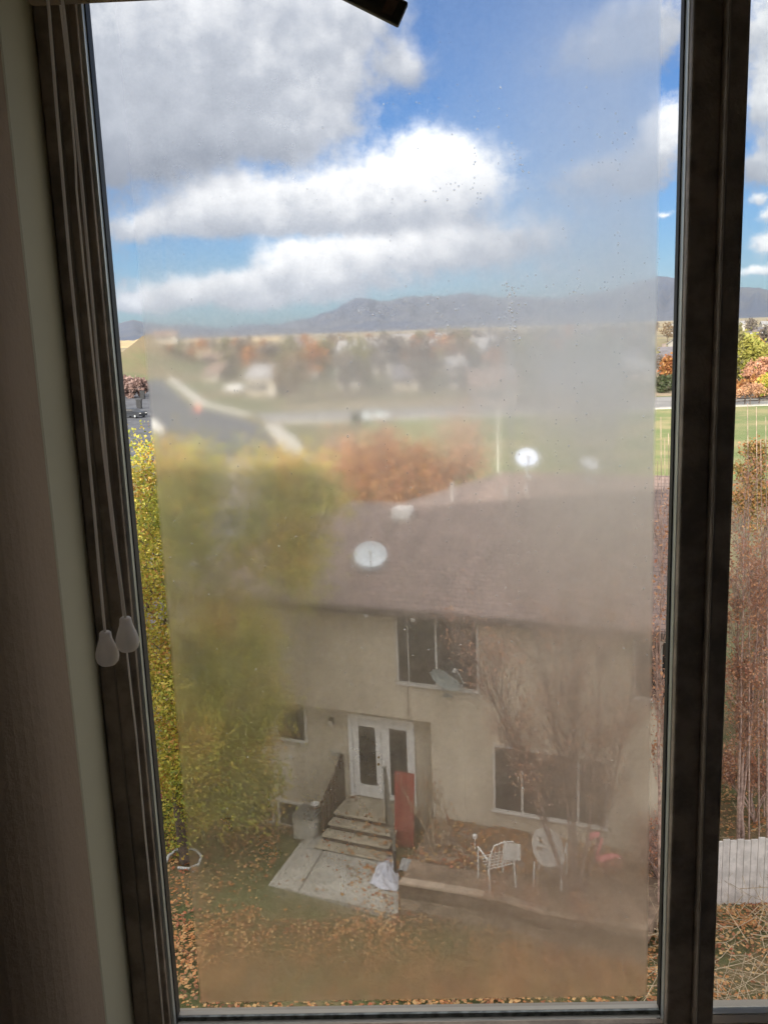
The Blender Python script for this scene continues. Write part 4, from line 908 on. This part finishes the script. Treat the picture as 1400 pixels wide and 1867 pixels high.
# panes
cg=bpy.data.materials.new('clear_glass'); cg.use_nodes=True; t=NT(cg.node_tree); t.n.clear(); o=t.new('ShaderNodeOutputMaterial'); tr=t.new('ShaderNodeBsdfTransparent'); tr.inputs[0].default_value=(.97,.98,.975,1); gl_=t.new('ShaderNodeBsdfGlossy'); gl_.inputs['Roughness'].default_value=.03; gl_.inputs['Color'].default_value=(1,1,1,1)
mx=t.new('ShaderNodeMixShader'); fr=t.new('ShaderNodeFresnel'); fr.inputs[0].default_value=1.3; t.link(fr.outputs[0],mx.inputs[0]); t.link(tr.outputs[0],mx.inputs[1]); t.link(gl_.outputs[0],mx.inputs[2]); t.link(mx.outputs[0],o.inputs[0])
wb('clear_pane',cg,[(MX2,1.14,1.1065,1.1095,ZB-.03,ZT+.044)],bev=0)
def fogmat():
    m=bpy.data.materials.new('condensation'); m.use_nodes=True; t=NT(m.node_tree); t.n.clear(); out=t.new('ShaderNodeOutputMaterial')
    tc=t.new('ShaderNodeTexCoord'); c=tc.outputs['Object']
    sx=t.new('ShaderNodeSeparateXYZ'); t.link(c,sx.inputs[0]); X,Z=sx.outputs[0],sx.outputs[2]
    def at(px,py): p=ony(px,py,1.11); return p.x,p.z-EYE
    S=1.11/FPX
    def blob(px,py,rx,ry):
        x,z=at(px,py); q=t.v('MULTIPLY',t.v('SUBTRACT',c,(x,0,z)),(1/(rx*S),0,1/(ry*S))); return t.m('EXPONENT',t.m('MULTIPLY',t.v('DOT_PRODUCT',q,q),-1.))
    def comb(base,items):
        s=base
        for (px,py,rx,ry,wt) in items: s=t.m('MULTIPLY_ADD',blob(px,py,rx,ry),wt,s)
        return s
    n1=t.noise(c,9,4,.6); n2=t.noise(c,300,2,.6); nn=t.m('SUBTRACT',n1.outputs[0],.5)
    st=t.noise(t.v('MULTIPLY',c,(1,1,.06)),34,3,.6)
    # rectangle of fog: clean strip down both sides and at the foot
    x0,_=at(272,700); x1,_=at(1190,750); x1b,_=at(1184,1822); _,zb=at(700,1822)
    edge=t.m('MULTIPLY',t.m('MULTIPLY',t.ss(X,x0-.003,x0+.003),t.ss(t.m('ADD',X,t.m('MULTIPLY',Z,.006)),x1+.004,x1-.002)),t.ss(t.m('ADD',Z,t.m('MULTIPLY',t.m('SUBTRACT',n2.outputs[0],.5),.006)),zb-.001,zb+.003))
    fine=t.noise(c,55,3,.65)
    milk=comb(.26,[(1140,400,190,330,.42),(1130,900,210,260,.44),(970,690,230,130,.26),(1100,555,130,30,-.10),(1130,1400,190,380,.24),(650,720,440,95,.24),(930,330,150,200,.12),(430,300,420,280,-.2),(640,572,150,28,-.14),(720,160,180,170,-.14),(700,1775,700,110,.20),(1090,90,130,200,.24),(900,1000,300,160,.06),(1030,1520,240,220,.13),(931,760,9,260,.10),(800,1650,300,90,.05)])
    drip=t.noise(t.v('MULTIPLY',c,(1,1,.035)),110,3,.7); wet=t.m('ADD',.5,t.m('MULTIPLY',nn,3.),0,True)
    milk=t.m('ADD',milk,t.m('MULTIPLY',nn,.26)); milk=t.m('ADD',milk,t.m('MULTIPLY',t.m('SUBTRACT',st.outputs[0],.5),.18)); milk=t.m('ADD',milk,t.m('MULTIPLY',t.m('MULTIPLY',t.ss(drip.outputs[0],.60,.72),wet),-.10)); milk=t.m('ADD',milk,t.m('MULTIPLY',t.m('SUBTRACT',fine.outputs[0],.5),.10),0,True)
    blur=comb(.56,[(400,1000,240,420,.5),(650,760,520,120,.5),(420,250,380,330,-.3),(700,575,260,30,-.35),(640,1500,440,230,-.8),(800,1180,260,150,-.25),(1000,1450,180,140,-.15),(700,1790,800,95,.45),(1100,300,200,400,.1)])
    blur=t.m('ADD',blur,t.m('MULTIPLY',t.m('SUBTRACT',fine.outputs[0],.5),.5)); blur=t.m('ADD',blur,t.m('MULTIPLY',nn,.4),0,True)
    milk=t.m('MULTIPLY',milk,edge); blur=t.m('MULTIPLY',blur,edge)
    T=t.new('ShaderNodeBsdfTransparent'); T.inputs[0].default_value=(.97,.98,.975,1)
    Rf=t.new('ShaderNodeBsdfRefraction'); Rf.inputs['IOR'].default_value=1.012; Rf.inputs['Roughness'].default_value=.6; Rf.inputs['Color'].default_value=(.96,.96,.95,1)
    Wd=t.new('ShaderNodeBsdfRefraction'); Wd.inputs['IOR'].default_value=1.36; Wd.inputs['Roughness'].default_value=.95; Wd.inputs['Color'].default_value=(.96,.965,.95,1)
    a=t.new('ShaderNodeMixShader'); t.link(blur,a.inputs[0]); t.link(T.outputs[0],a.inputs[1]); t.link(Rf.outputs[0],a.inputs[2])
    b=t.new('ShaderNodeMixShader'); t.link(milk,b.inputs[0]); t.link(a.outputs[0],b.inputs[1]); t.link(Wd.outputs[0],b.inputs[2]); t.link(b.outputs[0],out.inputs[0])
    return m
mb=MB(); mb.add([(XL-.002,.008,ZB-.012-EYE),(XR+.002,.008,ZB-.012-EYE),(XR+.002,.008,ZT+.044-EYE),(XL-.002,.008,ZT+.044-EYE)],[(0,1,2,3)]); mb.build('fogged_pane',fogmat(),win)
# droplets on the inner side of the fog
dp=bpy.data.materials.new('water_drop'); dp.use_nodes=True; b=dp.node_tree.nodes['Principled BSDF']; b.inputs['Transmission Weight'].default_value=1; b.inputs['Roughness'].default_value=.05; b.inputs['IOR'].default_value=1.33; b.inputs['Base Color'].default_value=(.95,.97,1,1)
mb=MB(); rs=random.Random(9)
def drop(px,py,r):
    p=ony(px,py,1.108); k=rs.uniform(.8,1.5)
    mb.lathe([(0.0001,-r*.5),(r*.6,-r*.4),(r,0),(r*.6,r*.05),(.0001,r*.05)],8,lambda v:Vector((p.x+v.x,.0068+v.z,p.z-EYE+v.y*k)))
for i in range(60): drop(rs.gauss(932,10),rs.uniform(515,620),rs.uniform(.0005,.0014))
for i in range(60): drop(rs.gauss(932,12),rs.uniform(600,1500),rs.uniform(.0004,.001))
for (cx,cy,sx_,sy,n) in ((840,345,35,14,22),(800,570,80,22,45),(650,568,14,6,6),(1190,470,12,6,6),(1085,520,60,15,25),(950,310,10,30,14),(800,230,90,30,25),(1100,270,40,60,25),(1180,900,6,250,20),(700,700,250,60,30),(800,1000,200,200,40),(1000,1300,150,200,40),(500,1200,100,250,40)):
    for i in range(n): drop(rs.gauss(cx,sx_),rs.gauss(cy,sy),rs.uniform(.0004,.0011))
for i in range(200): drop(rs.uniform(290,1180),rs.uniform(60,1810),rs.uniform(.0003,.0008))
for k in range(14):
    x_=rs.uniform(600,1175); y_=rs.uniform(150,900)
    for i in range(rs.randint(6,16)): drop(x_+rs.gauss(0,2.5),y_+i*rs.uniform(10,26),rs.uniform(.0004,.001))
o=mb.build('water_drops',dp,win,smooth=True); o['kind']='stuff'
# blind: head rail, cords with bell shaped pulls
bl=thing('window_blind','raised window blind with dark head rail, hanging cords and bell shaped pulls','blind',(-.2,.93,12.40))
y0=.93; a=ony(0,2,y0); c=ony(298,3,y0)
MB().box(-.345,-.085,-.02,.02,.0,.06,lambda v:Vector((v.x+.2,v.y,v.z+a.z-12.40+.0))).build('head_rail',bronze,bl,bevel=.003)
MB().tube([(-.088+.2,0,a.z-12.40),(-.088+.2,0,a.z-12.407)],.004,8).build('end_clip',blk,bl)
cordm=mat('cord',(.9,.84,.76),.8,var=.05); bell=mat('bell_plastic',(.93,.88,.82),.4,var=.03)
for m_ in (bell,cordm):   # thin milky plastic and cotton let window light through
    t=NT(m_.node_tree); pb=t.n['Principled BSDF']; tl=t.new('ShaderNodeBsdfTranslucent'); tl.inputs[0].default_value=(.92,.86,.79,1); mx=t.new('ShaderNodeMixShader'); mx.inputs[0].default_value=.5
    t.link(pb.outputs[0],mx.inputs[1]); t.link(tl.outputs[0],mx.inputs[2]); t.link(mx.outputs[0],t.n['Material Output'].inputs[0])
BO=Vector(bl.location)
def pull(label,pts,D,r=.0115):
    P=[ony(x,y,D) for x,y in pts]; e=P[-1]-BO
    t=MB().tube([p-BO for p in P],.0016,6).build('cord',cordm,bl,smooth=True); t['label']=label
    s=r/.0115
    MB().lathe([(0.0001,.0),(.0045*s,.0005),(.0058*s,-.001),(.0061*s,-.004*s),(.0068*s,-.008*s),(.0096*s,-.0155*s),(.0115*s,-.022*s),(.0117*s,-.026*s),(.0105*s,-.031*s),(.0075*s,-.0343*s),(.0001,-.0352*s)],28,lambda v:v+e).build('bell_pull',bell,t,smooth=True)
pull('left thin blind cord ending in a pale bell shaped pull that hangs lower',[(84,-30),(90,20),(104,200),(128,480),(150,700),(172,930),(185,1080),(192,1152)],.88)
pull('right thin blind cord ending in a pale bell shaped pull that hangs higher',[(110,-30),(117,20),(131,150),(150,340),(170,560),(196,860),(215,1020),(229,1126)],.88)
P=[ony(x,y,.97) for x,y in [(104,-30),(112,20),(124,120),(138,290),(140,345),(152,470),(167,620),(186,800),(205,960),(222,1090),(233,1200),(250,1350),(265,1520),(283,1700),(302,1900)]]
MB().tube([p-BO for p in P],.0012,6).build('cord',cordm,bl,smooth=True)['label']='wavy cord running down behind the bell pulls past the frame bottom'
# dark slat end dipping into view at the top
D=.8; a=ony(735,28,D); b_=ony(600,-40,D); d=(a-b_).normalized(); 
q=d.to_track_quat('X','Z'); dk=mat('olive_brown_plastic',(.075,.06,.035),.5,var=.3,scale=40)
t=MB().box(-.12,.0,-.004,.004,-.0095,.0095,lambda v:q@v+a-BO).build('slat',dk,bl,bevel=.0012)
MB().box(-.016,-.007,-.0052,-.0042,-.006,.006,lambda v:q@v+a-BO).build('inlay',mat('inlay_brown',(.16,.09,.05),.6,var=.3,scale=60),t)
MB().box(-.045,-.024,-.0048,-.0042,.000,.004,lambda v:q@v+a-BO).build('inlay',mat('inlay_pale',(.16,.15,.11),.6,var=.5,scale=90),t)
